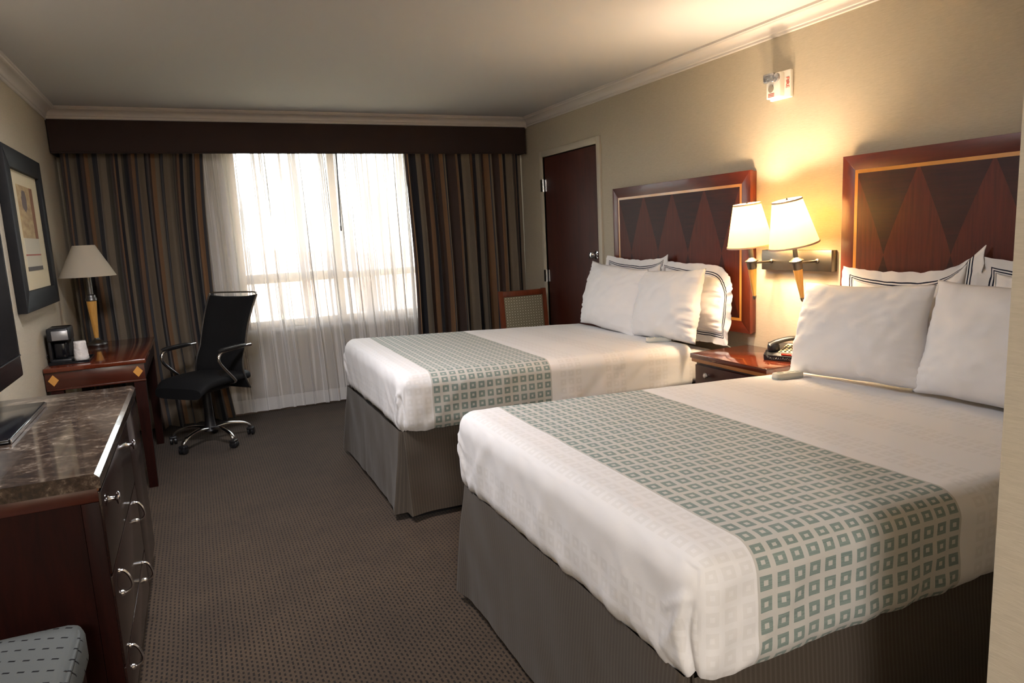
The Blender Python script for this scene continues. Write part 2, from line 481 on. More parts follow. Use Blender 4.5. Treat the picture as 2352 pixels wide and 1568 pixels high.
b = B(); box(b, XL, XR, YB-.014, YB-.0005, 0, .13, .004); struct(mk('baseboard_back', b, M_base), 'taupe baseboard below the window', 'baseboard')
b = B(); box(b, XL+.0005, XL+.014, YN, YB, 0, .10, .004); struct(mk('baseboard_left', b, M_base), 'taupe baseboard on the left wall', 'baseboard')
b = B(); box(b, XR-.014, XR-.0005, HY, DY0-.06, 0, .10, .004); struct(mk('baseboard_right', b, M_base), 'taupe baseboard behind the beds', 'baseboard')

# door in the right wall
d = struct(thing('door_1', 'dark walnut door between far bed and curtain', 'door', (XR, (DY0+DY1)/2, 0)))
b = B(); box(b, XR+.012, XR+.055, DY0+.004, DY1-.004, .008, DT-.004, .002); mk('door_leaf', b, M_doorwood, d)
b = B()
fw, fp = .052, .014
box(b, XR-fp, XR+.09, DY0-fw, DY0, 0, DT+fw, .003); box(b, XR-fp, XR+.09, DY1, DY1+fw, 0, DT+fw, .003); box(b, XR-fp, XR+.09, DY0, DY1, DT, DT+fw, .003)
box(b, XR+.085, XR+.115, DY0-fw, DY1+fw, 0, DT+fw)
mk('door_frame', b, M_jamb, d)
b = B(); MX = Matrix.Translation((XR+.012, DY0+.07, 1.19)) @ Matrix.Rotation(-PI/2, 4, 'Y')
lathe(b, [(0, 0), (.033, 0), (.033, .006), (.014, .010), (.013, .028), (.024, .036), (.029, .048), (.024, .060), (.010, .066), (0, .066)], 28, MX)
mk('door_knob', b, M_chrome, d)
for hz in (1.79, 1.00, .20):
    b = B()
    tube(b, [(XR-.004, DY1+.001, hz-.055), (XR-.004, DY1+.001, hz+.055)], .008, 10)
    box(b, XR-.016, XR-.0135, DY1, DY1+.032, hz-.052, hz+.052); box(b, XR+.008, XR+.013, DY1-.035, DY1, hz-.052, hz+.052)
    mk('hinge', b, M_chrome, d)

# window
w = struct(thing('window_1', 'wide bright window behind the sheer curtain', 'window', ((WX0+WX1)/2, YB+.1, WZ0)))
b = B(); FY0, FY1 = YB+.05, YB+.11
box(b, WX0, WX0+.045, FY0, FY1, WZ0, WZ1, .004); box(b, WX1-.045, WX1, FY0, FY1, WZ0, WZ1, .004)
box(b, WX0, WX1, FY0, FY1, WZ1-.05, WZ1, .004); box(b, WX0, WX1, FY0, FY1, WZ0, WZ0+.06, .004)
box(b, 1.125, 1.185, FY0-.005, FY1, WZ0+.06, WZ1-.05, .004)
box(b, WX0+.045, 1.125, FY0, FY1, 1.075, 1.155, .004); box(b, 1.185, WX1-.045, FY0, FY1, 1.075, 1.135, .004)
mk('window_frame', b, M_winframe, w)
for (a0, a1, c0, c1) in ((WX0+.045, 1.125, 1.155, WZ1-.05), (1.185, WX1-.045, 1.135, WZ1-.05), (WX0+.045, 1.125, WZ0+.06, 1.075), (1.185, WX1-.045, WZ0+.06, 1.075)):
    b = B(); box(b, a0, a1, FY0+.03, FY0+.036, c0, c1); mk('pane', b, M_glass, w, smooth=False)
b = B(); box(b, WX0-.03, WX1+.03, YB-.018, YB+.05, WZ0-.035, WZ0, .006); mk('window_sill', b, plain('sill_grey', srgb(128, 120, 116), .5), w)

# world outside
def m_facade(name, c):
    return plain(name, c, .9, spec=.1)
b = B(); box(b, -14, 18, 15, 34, -12, -2.4); box(b, -14, 18, 15, 15.4, -2.4, -1.9); box(b, -2, 3, 20, 26, -2.4, -1.1)
tag(mk('building', b, m_facade('cream_stucco', srgb(250, 234, 200)), origin=(2, 24, -12), smooth=False), 'low cream flat-roofed building seen through the lower window panes', 'building')
b = B()
random.seed(3)
for k in range(13):
    x = -22+k*5.2; h = random.uniform(-1.0, .9); box(b, x, x+random.uniform(3, 5), 62, 70, -12, h)
tag(mk('building', b, m_facade('pink_brick', srgb(230, 208, 200)), origin=(8, 66, -12), smooth=False), 'hazy pink row of rooftops far off beyond the window', 'building')

# ------------------------------------------------------------------ valance and curtains
b = B(); box(b, XL+.004, XR-.02, YV, YV+.02, 2.098, ZK, .006, 3); box(b, XL+.004, XL+.022, YV+.015, YB, 2.098, ZK, .004); box(b, XR-.038, XR-.02, YV+.015, YB, 2.098, ZK, .004)
val = tag(mk('valance', b, M_valance, origin=(1.03, YV, 2.1)), 'dark brown padded fabric valance across the top of the window', 'valance')
b = B(); tube(b, [(XL+.006, YV-.002, 2.100), (XR-.022, YV-.002, 2.100)], .006, 10); mk('piping', b, M_valance, val)

def drape(x0, x1, yc, z0, z1, ratio, nf, amp, seed, lean=None, u0=0.0, over=0.0, nu=None, nz=26, taper=.55):
    """hanging cloth: nf folds over x0..x1; over>0 makes the folds double back"""
    rnd = random.Random(seed)
    ph = [rnd.uniform(-.5, .5) for _ in range(nf+2)]; am = [rnd.uniform(.55, 1.15) for _ in range(nf+2)]
    n = nu or nf*14
    rows, uvs = [], []
    for i in range(nz+1):
        t = i/nz; z = z0+(z1-z0)*t
        row, uv = [], []
        for j in range(n+1):
            s = j/n; k = s*nf; ki = int(min(k, nf-1e-6)); fr = k-ki
            a = am[ki]*(1-fr)+am[ki+1]*fr; p = ph[ki]*(1-fr)+ph[ki+1]*fr
            A = amp*a*(1-(1-taper)*t)
            th = 2*PI*k+p*1.6
            wob = .012*noise.noise((s*9+seed, t*2.2, seed*.7))*(1.4-t)
            x = x0+(x1-x0)*s+over*(x1-x0)/nf*a*math.sin(th+1.2)*(.8+.35*(1-t))+wob
            y = yc-A*math.sin(th)+.3*A*math.sin(2.3*th+seed)+.01*noise.noise((s*5, t*1.5, seed))
            if lean: x += lean(s, t)
            row.append((x, y, z)); uv.append((u0+s*(x1-x0)*ratio, z))
        rows.append(row); uvs.append(uv)
    return rows, uvs

b = B(); r_, u_ = drape(XL+.03, .155, 5.95, .015, 2.13, 1.7, 9, .066, 3, lambda s, t: -.05*s*4*t*(1-t)-.02*(1-t)*(1-s)+.02*s*(1-t), .05, .16)
grid(b, r_, u_); tag(mk('curtain', b, M_curtain, origin=(-.33, 5.95, .015), ang=180, recalc=False), 'striped brown curtain drawn to the left behind desk and lamp', 'curtain', 'striped drapes beside the window')
b = B(); r_, u_ = drape(1.735, XR-.025, 5.95, .015, 2.13, 1.7, 10, .064, 11, lambda s, t: .02*(1-s)*4*t*(1-t)+.01*(1-t), .30, .16)
grid(b, r_, u_); tag(mk('curtain', b, M_curtain, origin=(2.28, 5.95, .015), ang=180, recalc=False), 'striped brown curtain drawn to the right beside the walnut door', 'curtain', 'striped drapes beside the window')
b = B(); r_, u_ = drape(.02, 1.84, 6.050, .02, 2.14, 2.4, 19, .014, 5, lambda s, t: .05*(t-.5)*-math.sin(s*PI), 0, .30, nu=19*20, nz=18, taper=.7)
grid(b, r_, u_); tag(mk('sheer_curtain', b, M_sheer, origin=(.93, 6.05, .02), ang=180, recalc=False), 'white sheer curtain hanging in thin folds across the window', 'curtain')
b = B(); tube(b, [(1.165, 5.905, 2.12), (1.150, 5.905, 1.50)], .005, 8); lathe(b, [(0, -.012), (.007, -.008), (.007, .03), (0, .034)], 10, Matrix.Translation((1.15, 5.905, 1.49)))
tag(mk('curtain_wand', b, plain('wand_grey', srgb(70, 62, 60), .4), origin=(1.15, 5.905, 1.48)), 'thin grey curtain wand hanging in front of the sheer', 'wand')

# ------------------------------------------------------------------ beds
def spaced(a, bb, step, d0=0, d1=0, fine=.007):
    out = []; x = a
    while x < bb-1e-6:
        out.append(x)
        x += fine if (x < a+d0 or x > bb-d1) else step
    out.append(bb); return out

def coverlet_bm(x0, x1, y0, y1, zt, zb, ztf, seed, r=.07, near_pucker=True):
    bm = B(); uvl = bm.loops.layers.uv.verify()
    xs = spaced(x0, x1, .022, .12); ys = spaced(y0, y1, .020, .12, .10); zs = [zb+(zt-zb)*k/30 for k in range(31)]
    def defo(p, face):
        x, y, z = p
        q = Vector((max(x, x0+r), min(max(y, y0+r), y1-r), min(max(z, zb+r*.8), zt-r)))
        dv = Vector(p)-q
        if dv.length > 1e-9: pp = q+dv.normalized()*min(r, max(abs(dv.x), abs(dv.y), abs(dv.z)))
        else: pp = Vector(p)
        nrm = dv.normalized() if dv.length > 1e-9 else Vector((0, 0, 1))
        t = (pp.z-zb)/(zt-zb)
        pp.z += (ztf(x, y)-zt)*max(0, t)
        side = max(0, 1-abs(nrm.z))
        # soft wrinkles
        amp = .0015+.0045*side*(1.15-t)
        wv = noise.noise((y*7+seed, z*3.2+x*2.2, x*6))*amp*1.5 + noise.noise((y*17+z*9+seed, x*14, z*5))*amp*.7
        # vertical pulls on the hanging sides
        if side > .3:
            along = y if face == 'foot' else x
            wv += .007*(1-t)*max(0, noise.noise((along*11+z*2.0, seed, .3)))+.0045*(1.05-t)*noise.noise((along*30+z*5+2*seed, z*2.5, .7))+.003*noise.noise((along*14-z*16, z*4, seed+.7))
            # diagonal pull folds towards the lower corners
            for cy, sg in ((y0, 1), (y1, -1)):
                dd = abs((y if face == 'foot' else x) - (cy if face == 'foot' else x0))
                wv += .008*math.exp(-((dd-.10-.28*t)/.018)**2)*(1-t)*(1 if face == 'foot' else .3)
                wv += .006*math.exp(-((dd-.20-.10*t)/.014)**2)*(1-t)*(1 if face == 'foot' else .2)
            for cy in (y0, y1):
                if face == 'foot':
                    dd = abs(y-cy); dz_ = zt-z
                    for (d0, q0, d1, q1, a_) in ((.035, .085, .110, .140, .008), (.035, .100, .085, .200, .007), (.04, .12, .16, .30, .006)):
                        f_ = min(1, max(0, ((dd-d0)*(d1-d0)+(dz_-q0)*(q1-q0))/((d1-d0)**2+(q1-q0)**2)))
                        dist = math.hypot(dd-d0-f_*(d1-d0), dz_-q0-f_*(q1-q0))
                        wv += a_*(1-.6*f_)*math.exp(-(dist/.010)**2)
        # tucked corner fold: a crease down the foot side of each corner
        if face == 'foot':
            for cy in (y0+.030, y1-.030):
                cc = cy+.010*math.sin(z*30+seed)
                g = math.exp(-((y-cc)/.011)**2)*min(1, max(0, (zt-.085-z)/.03))
                wv -= .012*g
                wv += .005*math.exp(-((y-cc-.022*(1 if cy < (y0+y1)/2 else -1))/.015)**2)*min(1, max(0, (zt-.06-z)/.04))
        pp += nrm*wv
        # hem line sags a little between corners
        if t < .3: pp.z += .006*noise.noise((x*3, y*3, seed*2.0))*(1-t/.3)
        return pp
    cache = {}
    def V(p, face):
        k = (round(p[0], 5), round(p[1], 5), round(p[2], 5))
        if k not in cache: cache[k] = bm.verts.new(defo(p, face))
        return cache[k]
    def quad(ps, uvs, face):
        vs = [V(p, face) for p in ps]
        if len(set(vs)) < 4: return
        f = bm.faces.new(vs)
        for l, c in zip(f.loops, uvs): l[uvl].uv = c
    # foot first so its crease owns the shared corner verts
    for j in range(len(ys)-1):
        for k in range(len(zs)-1):
            A = [(x0, ys[j], zs[k]), (x0, ys[j], zs[k+1]), (x0, ys[j+1], zs[k+1]), (x0, ys[j+1], zs[k])]
            quad(A, [(p[0]-(zt-p[2]), p[1]) for p in A], 'foot')
    for i in range(len(xs)-1):
        for j in range(len(ys)-1):
            A = [(xs[i], ys[j], zt), (xs[i+1], ys[j], zt), (xs[i+1], ys[j+1], zt), (xs[i], ys[j+1], zt)]
            quad(A, [(p[0], p[1]) for p in A], 'top')
        for k in range(len(zs)-1):
            A = [(xs[i], y0, zs[k]), (xs[i+1], y0, zs[k]), (xs[i+1], y0, zs[k+1]), (xs[i], y0, zs[k+1])]
            quad(A, [(p[0], y0-(zt-p[2])) for p in A], 'near')
            A = [(xs[i], y1, zs[k]), (xs[i], y1, zs[k+1]), (xs[i+1], y1, zs[k+1]), (xs[i+1], y1, zs[k])]
            quad(A, [(p[0], y1+(zt-p[2])) for p in A], 'far')
    return bm

def skirt_bm(x0, x1, y0, y1, zb, zt, seed):
    """cloth round far side, foot and near side, with inverted pleats at the two foot corners"""
    bm = B()
    path = []     # (x, y, nx, ny, pleat)
    def seg(p, q, n, nx, ny):
        for k in range(n): path.append((p[0]+(q[0]-p[0])*k/n, p[1]+(q[1]-p[1])*k/n, nx, ny))
    seg((x1, y1), (x0+.02, y1), 60, 0, 1)
    c = .7071
    path += [(x0+.012, y1, 0, 1), (x0+.035, y1-.035, -c, c), (x0, y1-.012, -1, 0)]
    seg((x0, y1-.02), (x0, y0+.02), 70, -1, 0)
    path += [(x0, y0+.012, -1, 0), (x0+.035, y0+.035, -c, -c), (x0+.012, y0, 0, -1)]
    seg((x0+.02, y0), (x1, y0), 60, 0, -1); path.append((x1, y0, 0, -1))
    L = [0]
    for a, e in zip(path[:-1], path[1:]): L.append(L[-1]+math.hypot(a[0]-e[0], a[1]-e[1]))
    nz = 14; rows, uvs = [], []
    for i in range(nz+1):
        t = i/nz; z = zb+(zt-zb)*t; row, uv = [], []
        for (x, y, nx, ny), s in zip(path, L):
            dn = min(abs(x-x0)+abs(y-y0), abs(x-x0)+abs(y-y1))
            fl = .022*math.exp(-(dn/.07)**2)*(1-t)
            if dn < .075 and dn > .05 and abs(nx) > .5 and abs(ny) > .5: fl = -.006
            o = (1-t)*(.038+.012*noise.noise((s*3.1, seed, t)))+.006*noise.noise((s*6+z*5, z*6, seed))+.004*noise.noise((s*17+t*2, seed, 0))*(1-t)+fl
            zz = z+(.012*noise.noise((s*2, seed+3, 0)))*(1-t)
            row.append((x+nx*o, y+ny*o, zz)); uv.append((s, z))
        rows.append(row); uvs.append(uv)
    grid(bm, rows, uvs)
    return bm

def bed(name, y0, y1, label, lab_cov, ztf, band, seed, xc1, skirt_x):
    x0, zt, zb = .842, .72, .44
    t = thing('bed', label, 'bed', (1.85, (y0+y1)/2, 0), 0, 'double beds against the headboard wall')
    b = B(); box(b, .86, 2.815, y0+.05, y1-.05, 0, .10); mk('bed_base', b, M_dark, t, smooth=False)
    b = B(); box(b, .875, 2.815, y0+.06, y1-.06, .10, .455, .02); mk('box_spring', b, M_skirt, t)
    b = B()
    rows = []
    # mattress in its fitted sheet, slightly smaller than the coverlet
    vs = box(b, x0+.02, 2.818, y0+.025, y1-.025, .455, .69, .05, 4)
    for v in b.verts:
        v.co.z += (ztf(v.co.x, v.co.y)-.735)*max(0, (v.co.z-.455)/.235)*1.0
    mk('mattress', b, M_linen, t)
    b = skirt_bm(skirt_x, 2.815, y0+.035, y1-.035, .035, .455, seed); sk = mk('bed_skirt', b, M_skirt, t, ang=180)
    b = coverlet_bm(x0, xc1, y0, y1, zt, zb, ztf, seed)
    cv = mk('coverlet', b, m_coverlet(band[0], band[1], y0-.01, 'coverlet_'+name), ang=180, origin=(x0, (y0+y1)/2, zb))
    tag(cv, lab_cov, 'bedspread', 'white coverlets with a sage square band')
    return t
def bil(c00, c01, c10, c11, y0, y1):          # foot-near, foot-far, head-near, head-far
    def f(x, y):
        a = min(1, max(0, (x-.84)/1.9)); e = min(1, max(0, (y-y0)/(y1-y0)))
        return (c00*(1-e)+c01*e)*(1-a)+(c10*(1-e)+c11*e)*a
    return f
B1Y = (3.215, 4.595); B2Y = (1.035, 2.455)
f1 = bil(.742, .765, .690, .690, *B1Y); f2 = bil(.728, .745, .680, .672, *B2Y)
bed('far', B1Y[0], B1Y[1], 'far double bed nearest the window, taupe pinstripe skirt', 'white coverlet with sage square band on the far bed', f1, (1.003, 1.668), 1.0, 2.60, .838)
bed('near', B2Y[0], B2Y[1], 'near double bed at the lower right, taupe pinstripe skirt', 'white coverlet with sage square band on the near bed', f2, (1.003, 1.668), 4.0, 2.66, .850)

# ------------------------------------------------------------------ pillows
def pillow_pts(w, h, th, seed, corner=.05, sag=.25, wr=.010, taper=.02, droop=0, lift=0, dip=0):
    N = 44
    def bend(x, z, u, v):
        t = (v+1)/2
        x *= 1-taper*t
        k = max(0, -u)*t
        z -= droop*k**3; x += droop*.55*k**5                    # shoulder on the near side slumps
        z += lift*max(0, -u)**5*t**3                             # or its corner stands up
        z -= dip*(1-u*u)*t*t                                     # top edge sags between the corners
        return x, z
    def outline(u, v):
        x = u*w/2*(1-corner*(1-abs(v)**3)); z = h/2+v*h/2*(1-corner*1.2*(1-abs(u)**3))
        x, z = bend(x, z, u, v)
        x += .008*noise.noise((u*2, v*2, seed)); z += .008*noise.noise((u*2+9, v*2, seed))
        return x, z
    def P(u, v, s):
        x, z = outline(u, v)
        e = (max(0, 1-abs(u)**2.4)*max(0, 1-abs(v)**2.2))**.50
        tt = th/2*e*(1+sag*(-v))
        tt += wr*e**.5*(noise.noise((u*2.2+seed, v*2.2, s))*.9+noise.noise((u*5+v*1.5, v*4-u*2, seed+s))*.55)*(1-.3*e)
        # gathered creases at the sides
        ed = abs(u)**6
        tt += .010*ed*noise.noise((u*3, v*16, seed*1.3))*e**.4*2
        ev = abs(v)**6; tt += .008*ev*noise.noise((u*18, v*3, seed*2.1))*e**.4*2
        tt += .005*e**.4*noise.noise((u*7+v*6, v*3-u*2.5, seed*3.3))
        if s > 0: tt *= .62
        return Vector((s*tt, x, z))
    outline.bend = bend
    return N, P, outline
def pillow_bm(w, h, th, seed, **kw):
    N, P, _ = pillow_pts(w, h, th, seed, **kw); bm = B()
    front, back = {}, {}
    c = [(-1+2*i/N) for i in range(N+1)]
    c = [math.copysign(abs(k)**.8, k) for k in c]
    for i in range(N+1):
        for j in range(N+1):
            front[i, j] = bm.verts.new(P(c[i], c[j], -1))
            back[i, j] = front[i, j] if i in (0, N) or j in (0, N) else bm.verts.new(P(c[i], c[j], 1))
    for i in range(N):
        for j in range(N):
            bm.faces.new([front[i, j], front[i+1, j], front[i+1, j+1], front[i, j+1]])
            bm.faces.new([back[i, j], back[i, j+1], back[i+1, j+1], back[i+1, j]])
    return bm
def flange_bm(w, h, th, seed, fl, flop=None, kw={}):
    N, P, outl = pillow_pts(w, h, th, seed, **kw); bm = B(); uvl = bm.loops.layers.uv.verify()
    loop = []; n = 40
    for k in range(n): loop.append((-1+2*k/n, -1))
    for k in range(n): loop.append((1, -1+2*k/n))
    for k in range(n): loop.append((1-2*k/n, 1))
    for k in range(n): loop.append((-1, 1-2*k/n))
    rings = 5
    for side in (-1, 1):
        V = []
        for r in range(rings+1):
            f = r/rings; row = []
            for (u, v) in loop:
                x, z = outl(u, v)
                ex, ez = outl.bend(u*(w/2+fl), h/2+v*(h/2+fl), u, v)
                y_ = x*(1-f)+ex*f; z_ = z*(1-f)+ez*f
                dx = .016*f*noise.noise((u*3+seed, v*3, seed))+.010*f*noise.noise((u*9, v*9, seed+2))
                z_ += .008*f*noise.noise((u*7, v*7, seed+5)); y_ += .008*f*noise.noise((u*7, v*7, seed+8))
                p = Vector((side*.0022+dx, y_, z_))
                if flop: p = flop(p, u, v, f)
                row.append(bm.verts.new(p))
            V.append(row)
        m = len(loop)
        for r in range(rings):
            for j in range(m):
                j2 = (j+1) % m
                q = [V[r][j], V[r][j2], V[r+1][j2], V[r+1][j]]
                uv = [(j/m, r/rings), ((j+1)/m, r/rings), ((j+1)/m, (r+1)/rings), (j/m, (r+1)/rings)]
                if side > 0: q = q[::-1]; uv = uv[::-1]
                face = bm.faces.new(q)
                for l, c in zip(face.loops, uv): l[uvl].uv = c
    return bm
def m_flange():
    t = NT('sham_flange_navy_lines')
    v = t.sep(t.new('ShaderNodeTexCoord').outputs['UV'])[1]
    def line(a, c): return t.math('MULTIPLY', t.math('GREATER_THAN', v, a), t.math('LESS_THAN', v, c))
    m = t.math('ADD', line(.08, .17), line(.27, .36))
    c = t.mix(m, (.79, .772, .770), srgb(26, 30, 48))
    t.bsdf(c, .8, 0, t.bump(t.noise(t.coord('UV', (260, 3, 1)), 1, 1), .08, .004), .2); return t.m
M_flange = m_flange()

def pillow(label, loc, w, h, th, lean, rz, seed, roll=0, group=None, **kw):
    kw = {'wr': .014, **kw}
    o = mk('pillow', pillow_bm(w, h, th, seed, **kw), M_pillow, ang=180)
    o.location = loc; o.rotation_euler = Euler((R(roll), R(lean), R(rz)), 'XYZ')
    return tag(o, label, 'pillow', group)
def sham(label, loc, w, h, th, lean, rz, seed, roll=0, fl=.055, flop=None, group=None, **extra):
    kw = dict(corner=.035, sag=.2, wr=.010, dip=.022); kw.update(extra)
    o = mk('pillow_sham', pillow_bm(w, h, th, seed, **kw), M_pillow, ang=180)
    o.location = loc; o.rotation_euler = Euler((R(roll), R(lean), R(rz)), 'XYZ')
    mk('flange', flange_bm(w, h, th, seed, fl, flop, kw), M_flange, o, local=True, ang=180)['label'] = 'white flat border with two navy lines'
    return tag(o, label, 'pillow', group)
G1, G2 = 'plain pillows at the front', 'navy edged shams at the back'
# far bed
pillow('plain white pillow on the far bed, front, on the nightstand side', (2.565, 3.465, .700), .68, .44, .20, 13, -3, 1.1, -2.5, G1)
pillow('plain white pillow on the far bed, front, on the door side', (2.555, 4.085, .697), .68, .46, .19, 13, 2, 2.7, 4, G1)
sham('white sham with navy lines, far bed back row, nightstand side', (2.724, 3.40, .755), .59, .37, .13, 8, 0, 3.3, 0, .055, None, G2, droop=.085)
sham('white sham with navy lines, far bed back row, door side', (2.724, 4.05, .755), .62, .385, .13, 8, 0, 5.2, 1, .055, None, G2, lift=.025)
# near bed
pillow('plain white pillow on the near bed, front, on the nightstand side', (2.515, 2.065, .692), .66, .43, .20, 14, 2, 6.4, -2.5, G1, taper=.06)
pillow('plain white pillow on the near bed, front, cut by the wall corner', (2.535, 1.455, .690), .68, .45, .21, 13, 0, 7.9, 1, G1)
sham('white sham with navy lines, near bed back row, nightstand side', (2.727, 2.005, .745), .53, .375, .13, 8, 0, 9.1, -2.0, .060, None, G2, lift=.075, dip=.030)
sham('white sham with navy lines, near bed back row, cut by the wall corner', (2.735, 1.385, .745), .58, .40, .13, 7, 0, 10.6, 2.5, .060, None, G2)

# ------------------------------------------------------------------ headboards
def headboard(ynear, yfar, label):
    z0, z1, xf = .763, 1.672, 2.827
    o = thing('headboard', label, 'headboard', (xf, yfar, z0), 0, 'mahogany headboards on the wall')
    bw = .068; iw = .016
    b = B(); box(b, xf+.006, XR-.002, ynear+.004, yfar-.004, z0+.004, z1-.004, .002); mk('backing', b, M_headborder_v, o)
    # four mitred border boards
    def board(p, m, nm):
        b = B(); prism(b, p, 'x', xf, xf+.02, .0015); mk(nm, b, m, o)
    A, Bq, C_, D = (ynear, z0), (yfar, z0), (yfar, z1), (ynear, z1)
    a, bq, c, d = (ynear+bw, z0+bw), (yfar-bw, z0+bw), (yfar-bw, z1-bw), (ynear+bw, z1-bw)
    board([A, Bq, bq, a], M_headborder_h, 'rail'); board([D, C_, c, d], M_headborder_h, 'rail')
    board([A, a, d, D], M_headborder_v, 'stile'); board([Bq, bq, c, C_], M_headborder_v, 'stile')
    b = B(); y0, y1, q0, q1 = ynear+bw, yfar-bw, z0+bw, z1-bw
    for r in ((y0, y1, q0, q0+iw), (y0, y1, q1-iw, q1), (y0, y0+iw, q0+iw, q1-iw), (y1-iw, y1, q0+iw, q1-iw)):
        box(b, xf+.0006, xf+.012, r[0], r[1], r[2], r[3])
    mk('inlay', b, M_inlay, o, smooth=False)
    b = B(); box(b, xf+.001, xf+.012, y0+iw, y1-iw, q0+iw, q1-iw); mk('veneer_panel', b, M_head, o, smooth=False)
headboard(2.991, 4.373, 'mahogany headboard with diamond veneer behind the far bed')
headboard(1.011, 2.393, 'mahogany headboard with diamond veneer behind the near bed')

# ------------------------------------------------------------------ nightstand
n = thing('nightstand', 'dark cherry nightstand with honey edge between the two beds', 'nightstand', (2.66, 2.77, 0))
nx0, nx1, ny0, ny1, nz = 2.450, 2.868, 2.482, 3.050, .690
b = B(); box(b, nx0, nx1, ny0, ny1, nz-.026, nz, .003); mk('top', b, M_top, n)
b = B(); box(b, nx0+.006, nx1, ny0+.006, ny1-.006, nz-.046, nz-.026, .002); mk('edge_band', b, M_edge, n)
b = B(); box(b, nx0+.03, nx1, ny0+.02, ny1-.02, .08, nz-.046, .002); box(b, nx0+.06, nx1, ny0+.04, ny1-.04, 0, .08); mk('carcass', b, M_mahog, n)
for z0, z1 in ((.40, .63), (.12, .385)):
    b = B(); box(b, nx0+.012, nx0+.03, ny0+.03, ny1-.03, z0, z1, .002); dr = mk('drawer', b, M_mahog, n)
    for yy in (2.62, 2.91):
        b = B(); M = Matrix.Translation((nx0+.012, yy, z1-.045)) @ Matrix.Rotation(-PI/2, 4, 'Y')
        lathe(b, [(.008, 0), (.006, .012), (.015, .018), (.017, .024), (.012, .029), (0, .030)], 20, M); mk('knob', b, M_chrome, dr)

# ------------------------------------------------------------------ wall sconce
s = thing('wall_sconce', 'twin arm wall lamp with lit cream shades above the nightstand', 'lamp', (XR, 2.685, 1.13))
b = B(); box(b, 2.838, XR, 2.455, 2.917, 1.130, 1.236, .003); mk('back_plate', b, M_nickel, s)
BULBS = []
for (jy, jz, lean, tw) in ((2.845, 1.172, 6.5, 0), (2.540, 1.178, 11.5, -1.5)):
    jx = 2.70
    M = Matrix.Translation((jx, jy, jz)) @ Matrix.Rotation(R(tw), 4, 'X') @ Matrix.Rotation(R(-lean), 4, 'Y')
    b = B(); tube(b, [(2.838, jy, jz+.004), (jx+.012, jy, jz+.002)], .0065, 12); lathe(b, [(.012, 0), (.012, .006), (.007, .010)], 16, Matrix.Translation((2.838, jy, jz+.004)) @ Matrix.Rotation(-PI/2, 4, 'Y')); mk('arm', b, M_nickel, s)
    b = B(); lathe(b, [(.0, -.030), (.021, -.030), (.024, -.022), (.026, .006), (.034, .010), (.034, .016), (.018, .026), (.012, .032), (.0115, .085), (.0, .085)], 28, M); mk('collar', b, M_nickel, s)
    b = B(); lathe(b, [(0, -.178), (.009, -.178), (.0225, -.030), (0, -.030)], 28, M); lg = mk('cone', b, M_maple, s); lg['label'] = 'tapered honey maple cone'
    b = B(); lathe(b, [(0, -.196), (.006, -.194), (.0085, -.187), (.0105, -.180), (.0105, -.174), (0, -.174)], 20, M); mk('finial', b, M_nickel, s)
    zb_, zt_, rb_, rt_ = .092, .316, .118, .069
    b = B(); lathe(b, [(rb_, zb_), (rt_, zt_), (rt_-.0015, zt_), (rb_-.0015, zb_), (rb_, zb_)], 48, M, cap=False)
    sh = mk('shade', b, M_shade, s); sh['label'] = 'cream fabric cone shade'
    b = B()
    for (rr, zz) in ((rb_+.0006, zb_+.004), (rt_+.0006, zt_-.003)):
        b = B(); lathe(b, [(rr, zz-.004), (rr-.0006, zz+.004), (rr+.0012, zz+.004), (rr+.0016, zz-.004), (rr, zz-.004)], 48, M, cap=False); mk('shade_trim', b, M_shadetrim, s)
    b = B()
    for k in range(3):
        a = 2*PI*k/3; pp = [M @ Vector((0, 0, zt_-.012)), M @ Vector((rt_*math.cos(a), rt_*math.sin(a), zt_-.004))]; tube(b, pp, .0015, 6)
    tube(b, [M @ Vector((0, 0, .085)), M @ Vector((0, 0, zt_+.004))], .002, 6); lathe(b, [(0, zt_-.004), (.007, zt_), (.004, zt_+.008), (0, zt_+.010)], 12, M)
    mk('shade_holder', b, M_nickel, s)
    BULBS.append(M @ Vector((0, 0, .235)))
    b = B(); lathe(b, [(.012, .115), (.013, .15), (.024, .205), (.027, .225), (.022, .246), (0, .256)], 20, M @ Matrix.Translation((.0, .0, 0))); mk('bulb', b, M_bulb, s)

# ------------------------------------------------------------------ fire alarm strobe
a = thing('fire_alarm', 'white fire alarm strobe high on the wall above the sconce', 'alarm', (XR, 2.81, 2.01))
y0, y1 = 2.745, 2.885
b = B(); box(b, XR-.022, XR, y0, y1, 2.01, 2.148, .006, 3); box(b, XR-.052, XR-.020, y0+.04, y1-.004, 2.018, 2.142, .007, 3); mk('housing', b, M_white, a)
b = B(); box(b, XR-.078, XR-.050, y0+.065, y1-.006, 2.095, 2.142, .008, 3)
lathe(b, [(0, 0), (.022, 0), (.021, .012), (.012, .020), (0, .022)], 20, Matrix.Translation((XR-.052, y0+.062, 2.116)) @ Matrix.Rotation(-PI/2, 4, 'Y')); mk('strobe_lens', b, M_lens, a)
b = B(); lathe(b, [(.0, 0), (.019, 0), (.018, .003), (0, .003)], 24, Matrix.Translation((XR-.0515, y1-.040, 2.066)) @ Matrix.Rotation(-PI/2, 4, 'Y')); mk('speaker_grille', b, plain('grille_grey', srgb(150, 140, 126), .6), a)
M_red = plain('red_print', srgb(186, 70, 48), .6)
